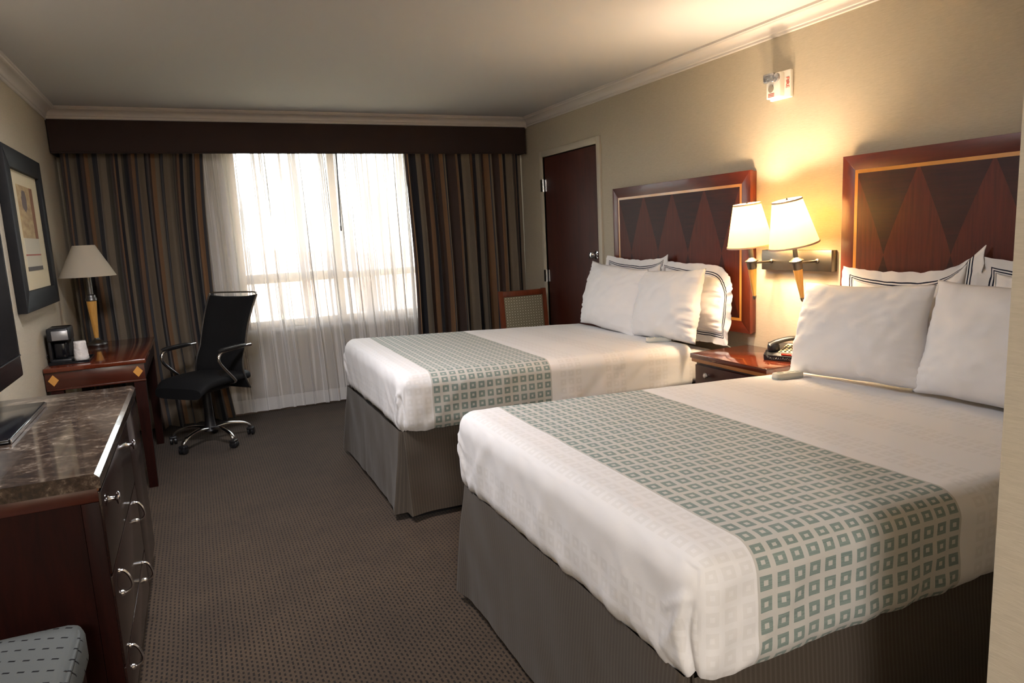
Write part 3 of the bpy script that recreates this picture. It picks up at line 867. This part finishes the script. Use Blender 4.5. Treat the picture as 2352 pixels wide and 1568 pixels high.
def text_mesh(body, size, M, mat, parent, name, depth=.0006, bold=0):
    cu = bpy.data.curves.new('txt', 'FONT'); cu.body = body; cu.size = size; cu.align_x = 'CENTER'; cu.align_y = 'CENTER'; cu.extrude = depth; cu.offset = bold
    to = bpy.data.objects.new('txt', cu); COL.objects.link(to)
    dg = bpy.context.evaluated_depsgraph_get(); me = bpy.data.meshes.new_from_object(to.evaluated_get(dg))
    bm = B(); bm.from_mesh(me); bm.transform(M)
    bpy.data.objects.remove(to); bpy.data.curves.remove(cu); bpy.data.meshes.remove(me)
    return mk(name, bm, mat, parent, smooth=False, recalc=False)
# text frame on the right wall: reads when looking +x; local X -> -y, local Y -> +z, normal -> -x ; then turned to run downwards
FR = Matrix(((0, 0, -1, 0), (-1, 0, 0, 0), (0, 1, 0, 0), (0, 0, 0, 1)))
text_mesh('FIRE', .030, Matrix.Translation((XR-.0228, y0+.018, 2.085)) @ FR @ Matrix.Rotation(-PI/2, 4, 'Z'), M_red, a, 'lettering')
b = B()
for k in range(3): box(b, XR-.0526, XR-.0518, y1-.062, y1-.020, 2.026+.007*k, 2.029+.007*k)
mk('small_print', b, M_red, a, smooth=False)

# ------------------------------------------------------------------ telephone on the nightstand
p = thing('telephone', 'black desk telephone with pale key panel on the nightstand', 'telephone', (2.735, 2.60, nz), R(-70))
b = B(); prism(b, [(-.095, 0), (.085, 0), (.085, .060), (.055, .070), (-.085, .038), (-.098, .026)], 'x', -.105, .105, .006); mk('body', b, M_dark, p, local=True)
sl = math.atan2(.032, .14)
MK = Matrix.Translation((0, -.085, .0385)) @ Matrix.Rotation(sl, 4, 'X')
b = B(); box(b, -.035, .098, .006, .125, .0, .0035, .001, 1, MK); mk('key_panel', b, plain('panel_cream', srgb(226, 206, 160), .5), p, local=True)['label'] = 'cream key panel'
b = B()
for i in range(6):
    for j in range(5):
        if i > 3 and j > 2: continue
        x = -.022+i*.0215; y = .016+j*.0205; box(b, x-.006, x+.006, y-.0042, y+.0042, .003, .0075, .0015, 1, MK)
mk('keys', b, M_dark, p, local=True)
b = B(); box(b, -.012, .045, -.0955, -.082, .031, .0385, .002, 1); mk('message_light', b, plain('red_lens', srgb(206, 44, 22), .3), p, local=True)['label'] = 'red message light'
b = B()
HD = Vector((.83, .54, 0)).normalized(); H0 = Vector((-.080, -.060, 0)); HL = .200
hpt = lambda a, z: H0+HD*(a*HL)+Vector((0, 0, z))
hp = smooth_path([hpt(-.04, .070), hpt(.15, .090), hpt(.5, .106), hpt(.85, .098), hpt(1.04, .082)], 8)
tube(b, hp, [.0165+.006*abs(2*k/(len(hp)-1)-1)**3 for k in range(len(hp))], 14, flat=(1.35, .75))
lathe(b, [(.0, -.030), (.024, -.030), (.030, -.020), (.030, 0), (.024, .010), (0, .012)], 22, Matrix.Translation(hpt(.06, .072)))
lathe(b, [(.0, -.030), (.024, -.030), (.030, -.020), (.030, 0), (.024, .010), (0, .012)], 22, Matrix.Translation(hpt(.94, .084)))
mk('handset', b, M_dark, p, local=True)
b = B(); pts = []
path = smooth_path([(-.085, -.10, .050), (-.082, -.112, .030), (-.05, -.118, .014), (.02, -.114, .018), (.08, -.112, .012), (.115, -.07, .010)], 30)
for k, q in enumerate(path):
    an = k*1.35; pts.append((q.x+.0045*math.cos(an)*.4, q.y+.0045*math.cos(an), max(.004, q.z+.0045*math.sin(an))))
tube(b, pts, .0018, 6); mk('coiled_cord', b, plain('cord_black', (.03, .03, .032), .3), p, local=True)

# ------------------------------------------------------------------ bed remotes
def remote(label, loc, rz, L=.155, Wd=.048, tilt=0, cordpts=None):
    o = thing('bed_remote', label, 'remote', loc, 0, 'grey handheld bed remotes', rot=(0, R(tilt), R(rz)))
    def outl(k, g=0):
        P = []
        for i in range(40):
            a_ = 2*PI*i/40; cx, sy = math.cos(a_), math.sin(a_)
            x = L/2*math.copysign(abs(cx)**.55, cx); wv = Wd/2*(1+.14*math.cos(2*PI*(x/L))*-1)*(1 if x < 0 else .9)
            P.append((x*(1-g), wv*math.copysign(abs(sy)**.6, sy)*(1-g*2)))
        return P
    b = B(); rows = [[(x, y, z) for x, y in outl(0, g)] for g, z in ((.03, 0), (0, .004), (0, .010))]; V = grid(b, rows, None, True); b.faces.new(V[0][::-1]); b.faces.new(V[-1]); mk('lower_shell', b, M_remote, o, local=True)
    b = B(); rows = [[(x, y, z) for x, y in outl(0, g)] for g, z in ((.01, .010), (.005, .013), (.01, .022), (.04, .027), (.09, .0285))]; V = grid(b, rows, None, True); b.faces.new(V[0][::-1]); b.faces.new(V[-1]); mk('upper_shell', b, M_remote_top, o, local=True)
    b = B()
    for x in (.0, .022, .044):
        box(b, x-.007, x+.007, -.011, .011, .028, .031, .0015, 1)
    mk('buttons', b, M_remote, o, local=True)
    b = B(); lathe(b, [(.016, .028), (.016, .030), (.0, .0302)], 20, Matrix.Translation((-.042, 0, 0)) @ Matrix.Scale(.8, 4, (0, 1, 0))); mk('display', b, plain('lcd_grey', srgb(150, 158, 150), .2), o, local=True)
    if cordpts:
        b = B(); tube(b, smooth_path(cordpts, 8), .0022, 8); mk('cord', b, M_remote, o)
    return o
remote('small grey bed remote lying on the far bed', (2.52, 3.43, f1(2.52, 3.43)+.001), -22, tilt=1.5, cordpts=[(2.59, 3.40, .705), (2.64, 3.37, .700), (2.70, 3.30, .700), (2.78, 3.20, .70), (2.81, 3.10, .66)])
remote('small grey bed remote lying on the near bed', (2.385, 2.287, f2(2.385, 2.287)+.001), -7, tilt=1.5, cordpts=[(2.46, 2.28, .685), (2.50, 2.33, .69), (2.52, 2.40, .69), (2.54, 2.47, .64)])

# ------------------------------------------------------------------ chest of drawers with granite top
c = thing('dresser', 'mahogany dresser with speckled granite top by the left wall', 'dresser', (-.56, 2.78, 0))
cx1, cy0, cy1, cz = -.298, 2.135, 3.46, .808
b = B(); prism(b, [(XL+.004, cz-.042), (cx1+.004, cz-.042), (cx1+.004, cz-.012), (cx1-.008, cz), (XL+.004, cz)], 'y', cy0-.010, cy1+.01); mk('granite_top', b, M_granite, c)['label'] = 'polished speckled granite slab'
b = B(); box(b, XL+.01, cx1-.022, cy0+.012, cy1-.008, .06, cz-.042); box(b, XL+.03, cx1-.05, cy0+.04, cy1-.04, 0, .06); mk('carcass', b, M_mahog, c, smooth=False)
b = B(); box(b, XL+.008, cx1-.006, cy0-.002, cy0+.012, cz-.082, cz-.042, .002); mk('side_rail', b, M_mahog_x, c)
b = B(); box(b, cx1-.050, cx1-.006, cy0-.002, cy0+.012, .06, cz-.083, .002); mk('side_stile', b, M_mahog_v, c)
b = B(); box(b, XL+.008, cx1-.052, cy0+.006, cy0+.012, .06, cz-.083); mk('side_panel', b, M_mahog_v, c)
b = B(); box(b, cx1-.022, cx1-.004, cy0, cy1-.008, cz-.052, cz-.042); mk('apron', b, M_chrome if False else M_edge, c)
rows_z = ((.510, .752), (.232, .502), (.065, .224))
for ri, (z0, z1) in enumerate(rows_z):
    b = B(); box(b, cx1-.022, cx1, cy0+.004, 2.985, z0, z1, .003, 2); dr = mk('drawer', b, M_drawer, c)
    for yy in (2.255, 2.865):
        b = B()
        if ri == 0:
            M = Matrix.Translation((cx1, yy, .690)) @ Matrix.Rotation(PI/2, 4, 'Y')
            lathe(b, [(.010, 0), (.0075, .004), (.006, .016), (.008, .020), (.018, .023), (.019, .027), (.014, .031), (0, .033)], 24, M); mk('knob', b, M_chrome, dr)
        else:
            zc = .430 if ri == 1 else .190
            pts = smooth_path([(cx1, yy, zc+.036), (cx1+.012, yy, zc+.035), (cx1+.024, yy, zc+.018), (cx1+.031, yy, zc-.008), (cx1+.027, yy, zc-.024), (cx1+.012, yy, zc-.033), (cx1, yy, zc-.034)], 6)
            tube(b, pts, .0042, 10); lathe(b, [(0, 0), (.010, 0), (.009, .006), (.004, .010), (0, .010)], 16, Matrix.Translation((cx1, yy, zc-.034)) @ Matrix.Rotation(PI/2, 4, 'Y'))
            lathe(b, [(0, 0), (.008, 0), (.007, .004), (0, .005)], 16, Matrix.Translation((cx1, yy, zc+.036)) @ Matrix.Rotation(PI/2, 4, 'Y'))
            mk('drawer_pull', b, M_chrome, dr)
b = B(); box(b, cx1-.022, cx1, 2.993, cy1-.012, .065, .752, .003, 2); mk('cabinet_door', b, M_drawer, c)

# ------------------------------------------------------------------ television on the dresser
tv = thing('television', 'black flat screen television standing on the dresser', 'television', (-.70, 2.93, cz))
b = B(); box(b, -.76, -.702, 2.36, 3.50, .900, 1.622, .010, 3); mk('casing', b, plain('tv_black', (.005, .005, .006), .3, spec=.15), tv)
b = B(); box(b, -.7025, -.6995, 2.40, 3.46, .995, 1.59, .001, 1); mk('screen', b, plain('screen_dark', (.006, .007, .009), .16, spec=.15), tv)
b = B(); box(b, -.7025, -.6985, 2.37, 3.49, .988, .992); mk('speaker_seam', b, M_dark, tv)
b = B(); box(b, -.745, -.715, 2.84, 3.04, cz+.012, .92, .006); mk('neck', b, M_blackgloss, tv)
b = B(); box(b, -.800, -.592, 2.63, 3.235, cz, cz+.018, .005, 3); st = mk('stand', b, M_blackgloss, tv)
b = B(); box(b, -.5925, -.589, 2.632, 3.233, cz+.001, cz+.015, .001, 1); mk('stand_rim', b, M_chrome, st)

# ------------------------------------------------------------------ desk
k = thing('desk', 'cherry writing desk with diamond inlays along the left wall', 'desk', (-.56, 5.06, 0))
dx0, dx1, dy0, dy1, dz = XL+.004, -.310, 4.505, 5.62, .78
b = B(); box(b, dx0, dx1, dy0, dy1, dz-.026, dz, .004, 3); mk('desktop', b, M_top, k)
b = B(); box(b, dx0, dx1-.012, dy0+.012, dy0+.034, .660, dz-.026, .002); mk('apron', b, M_mahog_x, k)
b = B(); box(b, dx1-.034, dx1-.012, dy0+.034, dy1-.02, .660, dz-.026, .002); mk('apron', b, M_mahog_v, k)
b = B(); box(b, dx0+.003, dx1-.010, dy0+.0105, dy0+.014, .650, .660, .001); mk('bead', b, M_mahog_x, k)
for x in (-.357, -.775):
    b = B(); prism(b, [(x-.026, .708), (x, .676), (x+.026, .708), (x, .740)], 'y', dy0+.0105, dy0+.014); mk('diamond_inlay', b, M_inlay, k)
for (x, y) in ((dx1-.045, dy0+.045), (dx1-.045, dy1-.05), (dx0+.05, dy0+.045), (dx0+.05, dy1-.05)):
    b = B(); sz = [(.030, .66), (.030, .60), (.023, 0)]
    rows = [[(x-h, y-h, z), (x+h, y-h, z), (x+h, y+h, z), (x-h, y+h, z)] for h, z in sz]; V = grid(b, rows, None, True); b.faces.new(V[0]); b.faces.new(V[-1][::-1])
    mk('leg', b, M_mahog_v, k)

# table lamp on the desk
l = thing('table_lamp', 'unlit table lamp with ecru cone shade on the desk', 'lamp', (-.648, 5.43, dz))
ML = Matrix.Translation((-.648, 5.43, dz)) @ Matrix.Rotation(R(1.0), 4, 'Y')
b = B(); lathe(b, [(0, 0), (.058, 0), (.060, .006), (.056, .016), (.050, .020), (.030, .032), (.018, .040), (.014, .050), (0, .050)], 32, Matrix.Translation((-.648, 5.43, dz))); mk('base', b, M_pewter, l)
b = B(); lathe(b, [(0, .048), (.013, .048), (.031, .300), (0, .300)], 28, Matrix.Translation((-.648, 5.43, dz))); mk('cone', b, M_maple, l)['label'] = 'tapered honey maple stem'
b = B(); lathe(b, [(0, .300), (.031, .300), (.035, .304), (.035, .318), (.030, .324), (.028, .340), (.018, .346), (.017, .46), (.0, .46)], 28, Matrix.Translation((-.648, 5.43, dz))); mk('collar', b, M_pewter, l)
b = B(); lathe(b, [(.170, .465), (.066, .672), (.064, .672), (.168, .465), (.170, .465)], 56, Matrix.Translation((-.648, 5.43, dz)), cap=False); mk('lamp_shade', b, M_shade_off, l)
b = B(); tube(b, [(-.648, 5.43, dz+.46), (-.648, 5.43, dz+.67)], .003, 6)
for a_ in range(3):
    an = a_*2*PI/3; tube(b, [(-.648, 5.43, dz+.665), (-.648+.064*math.cos(an), 5.43+.064*math.sin(an), dz+.668)], .002, 6)
mk('shade_holder', b, M_pewter, l)

# tray, coffee maker and wrapped cup
b = B(); rows = []
def tray():
    bm = B(); box(bm, -.800, -.600, 4.60, 4.84, dz, dz+.006, .002); 
    for q in ((-.800, -.794, 4.60, 4.84), (-.606, -.600, 4.60, 4.84), (-.794, -.606, 4.60, 4.606), (-.794, -.606, 4.834, 4.84)): box(bm, q[0], q[1], q[2], q[3], dz+.005, dz+.016, .001, 1)
    return bm
tag(mk('tray', tray(), M_blackgloss, origin=(-.70, 4.72, dz)), 'black serving tray under the coffee maker on the desk', 'tray')
cm = thing('coffee_maker', 'black single cup coffee maker with silver panel on the desk', 'coffee maker', (-.738, 4.72, dz+.006))
z0 = dz+.006
b = B(); box(b, -.795, -.690, 4.640, 4.82, z0, z0+.022, .006, 3); box(b, -.795, -.690, 4.745, 4.82, z0+.02, z0+.20, .008, 3); box(b, -.797, -.688, 4.630, 4.822, z0+.125, z0+.200, .010, 3); box(b, -.797, -.782, 4.640, 4.822, z0+.01, z0+.2, .005); mk('body', b, M_dark, cm)
b = B(); box(b, -.772, -.692, 4.6265, 4.632, z0+.132, z0+.186, .002); mk('control_panel', b, plain('silver_panel', (.42, .42, .44), .3, .7), cm)['label'] = 'silver front panel'
b = B(); box(b, -.775, -.710, 4.655, 4.735, z0+.022, z0+.118, .012, 3); mk('cup_holder', b, M_blackgloss, cm)
b = B(); tube(b, smooth_path([(-.79, 4.81, z0+.03), (-.806, 4.79, z0+.01), (-.811, 4.70, z0+.03), (-.811, 4.66, z0+.05)], 6), .003, 8); mk('power_cord', b, M_dark, cm)
def wrapped():
    bm = B(); rows = []
    for i in range(11):
        t = i/10; r = .030+.010*t if t < .85 else .040-.05*(t-.85)
        rows.append([((r+.0035*noise.noise((j*.9, t*5, 3)))*math.cos(2*PI*j/26), (r+.0035*noise.noise((j*.9, t*5, 3)))*math.sin(2*PI*j/26), .115*(1-t)) for j in range(26)])
    V = grid(bm, rows, None, True); bm.faces.new(V[0][::-1]); bm.faces.new(V[-1]); return bm
def m_wrap():
    t = NT('cup_wrap'); b = t.bsdf(srgb(214, 208, 204), .22, 0, t.bump(t.noise(t.coord('Object'), 60, 3), .5, .01), .6); return t.m
cup = mk('cup', wrapped(), m_wrap(), ang=180); cup.location = (-.645, 4.665, z0); tag(cup, 'white plastic wrapped cup upside down on the tray', 'cup')

# ------------------------------------------------------------------ framed print
fp_ = thing('framed_print', 'tall black framed print on the left wall above the desk', 'picture', (XL, 4.62, 1.12))
fy0, fy1, fz0, fz1 = 4.155, 5.09, 1.115, 1.95
b = B(); wd = .105; xd = XL+.045
for (p_) in ([(fy0, fz0), (fy1, fz0), (fy1-wd, fz0+wd), (fy0+wd, fz0+wd)], [(fy0, fz1), (fy0+wd, fz1-wd), (fy1-wd, fz1-wd), (fy1, fz1)], [(fy0, fz0), (fy0+wd, fz0+wd), (fy0+wd, fz1-wd), (fy0, fz1)], [(fy1, fz0), (fy1, fz1), (fy1-wd, fz1-wd), (fy1-wd, fz0+wd)]):
    prism(b, p_, 'x', XL+.001, xd, .004)
mk('frame', b, M_frame, fp_)
b = B(); box(b, XL+.002, XL+.026, fy0+wd-.005, fy1-wd+.005, fz0+wd-.005, fz1-wd+.005); mk('mat_board', b, plain('mat_cream', srgb(206, 192, 160), .7), fp_, smooth=False)
def m_print():
    t = NT('print_art'); sp = t.sep(t.new('ShaderNodeTexCoord').outputs['Object'])
    y, z = sp[1], sp[2]      # local to the frame base: y -.20..+.22 , z .20..+.72
    n = t.noise(t.coord('Object', (1, 2, 6)), 5, 4, .6)
    c = t.ramp(n, [(.3, srgb(150, 118, 74)), (.7, srgb(186, 160, 112))])
    low = t.math('LESS_THAN', z, .375); c = t.mix(low, c, srgb(190, 180, 158))
    side = t.math('MULTIPLY', t.math('GREATER_THAN', y, .115), t.math('GREATER_THAN', z, .375)); c = t.mix(side, c, srgb(128, 78, 40))
    line = t.math('LESS_THAN', t.math('ABSOLUTE', t.math('SUBTRACT', z, .285)), .004); c = t.mix(line, c, srgb(150, 70, 50))
    bar = t.math('LESS_THAN', z, .222); c = t.mix(bar, c, srgb(72, 62, 54))
    e = t.math('ADD', t.math('POWER', t.math('DIVIDE', t.math('SUBTRACT', y, -.05), .07), 2.0), t.math('POWER', t.math('DIVIDE', t.math('SUBTRACT', z, .575), .065), 2.0))
    e = t.math('ADD', e, t.math('MULTIPLY', t.noise(t.coord('Object'), 22, 2), 1.2))
    c = t.mix(t.math('LESS_THAN', e, 1.4), c, srgb(92, 72, 66))
    t.bsdf(c, .6); return t.m
b = B(); box(b, XL+.0262, XL+.028, fy0+.27, fy1-.27, fz0+.205, fz1-.175); mk('artwork', b, m_print(), fp_, smooth=False)

# ------------------------------------------------------------------ office chair
oc = thing('office_chair', 'black mesh office chair with chrome arms at the desk', 'chair', (-.012, 5.365, 0), R(-46))
def L(nm, b, m, **kw): return mk(nm, b, m, oc, local=True, **kw)
b = B()      # seat cushion
rows = []
for i in range(15):
    t = i/14; y = -.25+.48*t; wv = .235*(1-.12*abs(2*t-1)**4)
    top = .500+.012*math.sin(PI*t)-.045*max(0, (.2-t)/.2)**2
    for_row = []
    for j in range(32):
        a_ = 2*PI*j/32; cx_, sz_ = math.cos(a_), math.sin(a_)
        for_row.append((wv*math.copysign(abs(cx_)**.5, cx_), y, top-.038+.038*math.copysign(abs(sz_)**.6, sz_)))
    rows.append(for_row)
V = grid(b, rows, None, True); b.faces.new(V[0]); b.faces.new(V[-1][::-1]); L('seat', b, M_mesh)
b = B()      # curved backrest
rows = []
NZ, NX = 24, 16
def backy(t): return .168+.10*(t-.25)**2*2.4-.035*math.sin(PI*min(1, t*2.2))+.055*t
front, back_ = [], []
for i in range(NZ+1):
    t = i/NZ; z = .375+.665*t; hw = .235-.020*math.sin(PI*t)-.010*t
    fr, bk = [], []
    for j in range(NX+1):
        s_ = -1+2*j/NX; x = hw*s_; y = backy(t)-.030*(1-s_*s_)*-.8
        zt_add = -.018*(1-s_*s_)*t**6
        fr.append((x, y-.014*(1-s_**8), z+zt_add)); bk.append((x, y+.014*(1-s_**8), z+zt_add))
    front.append(fr); back_.append(bk)
rows = [fr+bk[::-1] for fr, bk in zip(front, back_)]
V = grid(b, rows, None, True); b.faces.new(V[0]); b.faces.new(V[-1][::-1]); bmesh.ops.remove_doubles(b, verts=b.verts[:], dist=.0003)
L('backrest', b, M_mesh)
for sx in (-1, 1):
    b = B(); pts = [(sx*(.238-.020*math.sin(PI*i/NZ)-.010*i/NZ), backy(i/NZ), .375+.665*i/NZ) for i in range(NZ+1)]; tube(b, pts, .007, 8); L('back_upright', b, M_pewter)
b = B(); yb = backy(1); tube(b, smooth_path([(-.225, yb, 1.03), (-.222, yb, 1.048), (-.18, yb+.004, 1.058), (.18, yb+.004, 1.058), (.222, yb, 1.048), (.225, yb, 1.03)], 6), .006, 10); L('top_rail', b, M_chrome)
for sx in (-1, 1):
    X = sx*.262
    b = B(); pts = smooth_path([(X, .205, .690), (X, .10, .690), (X, -.06, .682), (X, -.105, .660), (X, -.110, .620), (X, -.075, .57), (X-sx*.01, .02, .475), (X-sx*.02, .035, .452), (X-sx*.08, .05, .440)], 6); tube(b, pts, .0105, 12); L('arm_tube', b, M_chrome)
    b = B(); rows = []
    for i in range(13):
        t = i/12; y = -.110+.27*t; e = max(.15, 1-abs(2*t-1)**6); rows.append([(X+.024*e*math.copysign(abs(math.cos(q))**.6, math.cos(q)), y, .699-.004*(1-t)+.014*e*math.copysign(abs(math.sin(q))**.7, math.sin(q))) for q in [2*PI*j/18 for j in range(18)]])
    V = grid(b, rows, None, True); b.faces.new(V[0]); b.faces.new(V[-1][::-1]); L('armrest', b, M_dark)
b = B(); lathe(b, [(0, .095), (.050, .095), (.036, .13), (.032, .20), (.028, .34), (.026, .40), (0, .40)], 24); box(b, -.10, .10, -.13, .14, .385, .425, .012); box(b, -.03, .03, .10, .235, .39, .415, .006); L('gas_column', b, M_dark)
for i in range(5):
    an = R(274+72*i); ca, sa = math.cos(an), math.sin(an)
    pts = smooth_path([(.03*ca, .03*sa, .112), (.12*ca, .12*sa, .122), (.22*ca, .22*sa, .105), (.268*ca, .268*sa, .078), (.275*ca, .275*sa, .062)], 6)
    b = B(); tube(b, pts, [.022-.008*q/(len(pts)-1) for q in range(len(pts))], 12, flat=(1.0, .62)); L('base_leg', b, M_chrome)
    b = B()
    for sd in (-.014, .014):
        M = Matrix.Translation((.278*ca, .278*sa, .0265)) @ Matrix.Rotation(an+.5*i, 4, 'Z') @ Matrix.Rotation(PI/2, 4, 'X') @ Matrix.Translation((0, 0, sd))
        lathe(b, [(0, -.010), (.020, -.010), (.0265, -.006), (.0265, .006), (.020, .010), (0, .010)], 22, M)
    M = Matrix.Translation((.278*ca, .278*sa, .036)) @ Matrix.Rotation(an+.5*i, 4, 'Z'); box(b, -.024, .020, -.026, .026, .0, .024, .008, 3, M); tube(b, [(.276*ca, .276*sa, .05), (.275*ca, .275*sa, .075)], .008, 8)
    L('caster', b, M_dark)

# ------------------------------------------------------------------ side chair by the door
sc = thing('side_chair', 'walnut side chair with dotted back beside the walnut door', 'chair', (2.565, 5.20, 0), R(0))
def S(nm, b, m): return mk(nm, b, m, sc, local=True)
hw = .222
for sx in (-1, 1):
    b = B(); x = sx*(hw-.018); pts = [(x, .195, .0), (x, .180, .42), (x, .205, .60), (x, .235, .905)]
    rows = [[(x-.017, y-.018, z), (x+.017, y-.018, z), (x+.017, y+.018, z), (x-.017, y+.018, z)] for (x, y, z) in pts]; V = grid(b, rows, None, True); b.faces.new(V[0]); b.faces.new(V[-1][::-1]); S('rear_leg', b, M_chairwood)
    b = B(); rows = [[(sx*(hw-.02)-h, -.215-h, z), (sx*(hw-.02)+h, -.215-h, z), (sx*(hw-.02)+h, -.215+h, z), (sx*(hw-.02)-h, -.215+h, z)] for h, z in ((.013, 0), (.019, .40))]; V = grid(b, rows, None, True); b.faces.new(V[0]); b.faces.new(V[-1][::-1]); S('front_leg', b, M_chairwood)
b = B(); box(b, -hw+.03, hw-.03, .212, .250, .852, .900, .005); S('top_rail', b, M_chairwood)
b = B(); box(b, -hw+.03, hw-.03, .185, .220, .52, .555, .004); S('lower_rail', b, M_chairwood)
b = B(); box(b, -hw+.032, hw-.032, -.018, .018, 0, .305, .010, 3, Matrix.Translation((0, .209, .552)) @ Matrix.Rotation(R(-5.6), 4, 'X')); S('back_panel', b, M_dot)
b = B(); box(b, -hw+.01, hw-.01, -.22, .185, .36, .42, .004); S('seat_frame', b, M_chairwood)
b = B(); box(b, -hw+.005, hw-.005, -.235, .165, .42, .480, .022, 4); S('seat', b, M_dot)

# ------------------------------------------------------------------ ottoman lower left
ot = thing('ottoman', 'pale grey ottoman with black dashes in front of the dresser', 'ottoman', (-.575, 1.76, 0))
b = B(); vs = box(b, -.790, -.350, 1.555, 1.985, .35, .475, .035, 5)
bmesh.ops.subdivide_edges(b, edges=b.edges[:], cuts=2, use_grid_fill=True)
for v in b.verts:
    if v.co.z > .43: v.co.z += .018*max(0, 1-((v.co.x+.57)/.22)**2)*max(0, 1-((v.co.y-1.77)/.215)**2)
mk('seat', b, M_dash, ot, ang=60)
b = B()
cr = []
for i in range(48):
    a_ = 2*PI*i/48; q = lambda v: math.copysign(abs(v)**.28, v); cr.append((-.57+.214*q(math.cos(a_)), 1.77+.209*q(math.sin(a_)), .462))
tube(b, cr, .005, 8, True); mk('piping', b, M_dash, ot)
b = B(); box(b, -.775, -.365, 1.57, 1.97, .29, .352, .004); mk('frame', b, M_mahog_v, ot)
for (x, y) in ((-.75, 1.595), (-.39, 1.595), (-.75, 1.945), (-.39, 1.945)):
    b = B(); rows = [[(x-h, y-h, z), (x+h, y-h, z), (x+h, y+h, z), (x-h, y+h, z)] for h, z in ((.014, 0), (.021, .29))]; V = grid(b, rows, None, True); b.faces.new(V[0]); b.faces.new(V[-1][::-1]); mk('leg', b, M_mahog_v, ot)

# ------------------------------------------------------------------ light
W = bpy.data.worlds.new('sky'); SC.world = W; W.use_nodes = True
bg = W.node_tree.nodes['Background']; bg.inputs[0].default_value = (.92, .96, 1, 1); bg.inputs[1].default_value = 5.2
_t = W.node_tree; _tc = _t.nodes.new('ShaderNodeTexCoord'); _sx = _t.nodes.new('ShaderNodeSeparateXYZ'); _t.links.new(_tc.outputs['Generated'], _sx.inputs[0])
_rp = _t.nodes.new('ShaderNodeValToRGB'); _rp.color_ramp.elements[0].position = .47; _rp.color_ramp.elements[0].color = (.16, .15, .13, 1); _rp.color_ramp.elements[1].position = .505; _rp.color_ramp.elements[1].color = (.90, .95, 1, 1)
_ma = _t.nodes.new('ShaderNodeMath'); _ma.operation = 'MULTIPLY_ADD'; _ma.inputs[1].default_value = .5; _ma.inputs[2].default_value = .5; _t.links.new(_sx.outputs[2], _ma.inputs[0]); _t.links.new(_ma.outputs[0], _rp.inputs[0]); _t.links.new(_rp.outputs[0], bg.inputs[0])
def light(name, kind, loc, energy, color, rot=(0, 0, 0), **kw):
    l = bpy.data.lights.new(name, kind); l.energy = energy; l.color = color
    for k_, v in kw.items(): setattr(l, k_, v)
    o = bpy.data.objects.new(name, l); COL.objects.link(o); o.location = loc; o.rotation_euler = rot; return o
for q in BULBS:
    light('sconce_bulb_light', 'POINT', q, 22, (1, .78, .54), shadow_soft_size=.05)
light('added_hall_fill', 'AREA', (-.35, -1.7, 2.36), 42, (1, .97, .95), shape='DISK', size=.6)  # fill added behind the camera to raise the brightness; no fixture there
light('added_room_fill', 'AREA', (.0, 2.95, 2.39), 17, (.98, .96, 1), shape='DISK', size=.5)  # unseen area light added to brighten bed feet and tops, not a fitting
po = light('window_portal', 'AREA', ((WX0+WX1)/2, YB+.19, (WZ0+WZ1)/2), 1, (1, 1, 1), (-PI/2, 0, 0), shape='RECTANGLE', size=WX1-WX0, size_y=WZ1-WZ0)
po.data.cycles.is_portal = True

# ------------------------------------------------------------------ camera
f_, yaw, pitch, roll, h = 1593.8292, .4228, -.1558, -.0496, 1.3986
F = Vector((math.sin(yaw)*math.cos(pitch), math.cos(yaw)*math.cos(pitch), math.sin(pitch)))
Rt = Vector((math.cos(yaw), -math.sin(yaw), 0)); U = Rt.cross(F)
Rt, U = Rt*math.cos(roll)+U*math.sin(roll), U*math.cos(roll)-Rt*math.sin(roll)
cam = bpy.data.cameras.new('camera'); co = bpy.data.objects.new('camera', cam); COL.objects.link(co)
cam.sensor_width = 36; cam.sensor_fit = 'HORIZONTAL'; cam.lens = f_/2352*36; cam.clip_start = .05; cam.clip_end = 300
Mx = Matrix((Rt, U, -F)).transposed().to_4x4(); Mx.translation = (0, 0, h); co.matrix_world = Mx
SC.camera = co
SC.view_settings.view_transform = 'Standard'; SC.view_settings.look = 'None'; SC.view_settings.exposure = 1.6; SC.view_settings.gamma = 1
SC.view_settings.use_curve_mapping = False
SC.cycles.use_denoising = True
SC.cycles.max_bounces = 10; SC.cycles.diffuse_bounces = 6; SC.cycles.transparent_max_bounces = 24; SC.cycles.caustics_refractive = False; SC.cycles.caustics_reflective = False
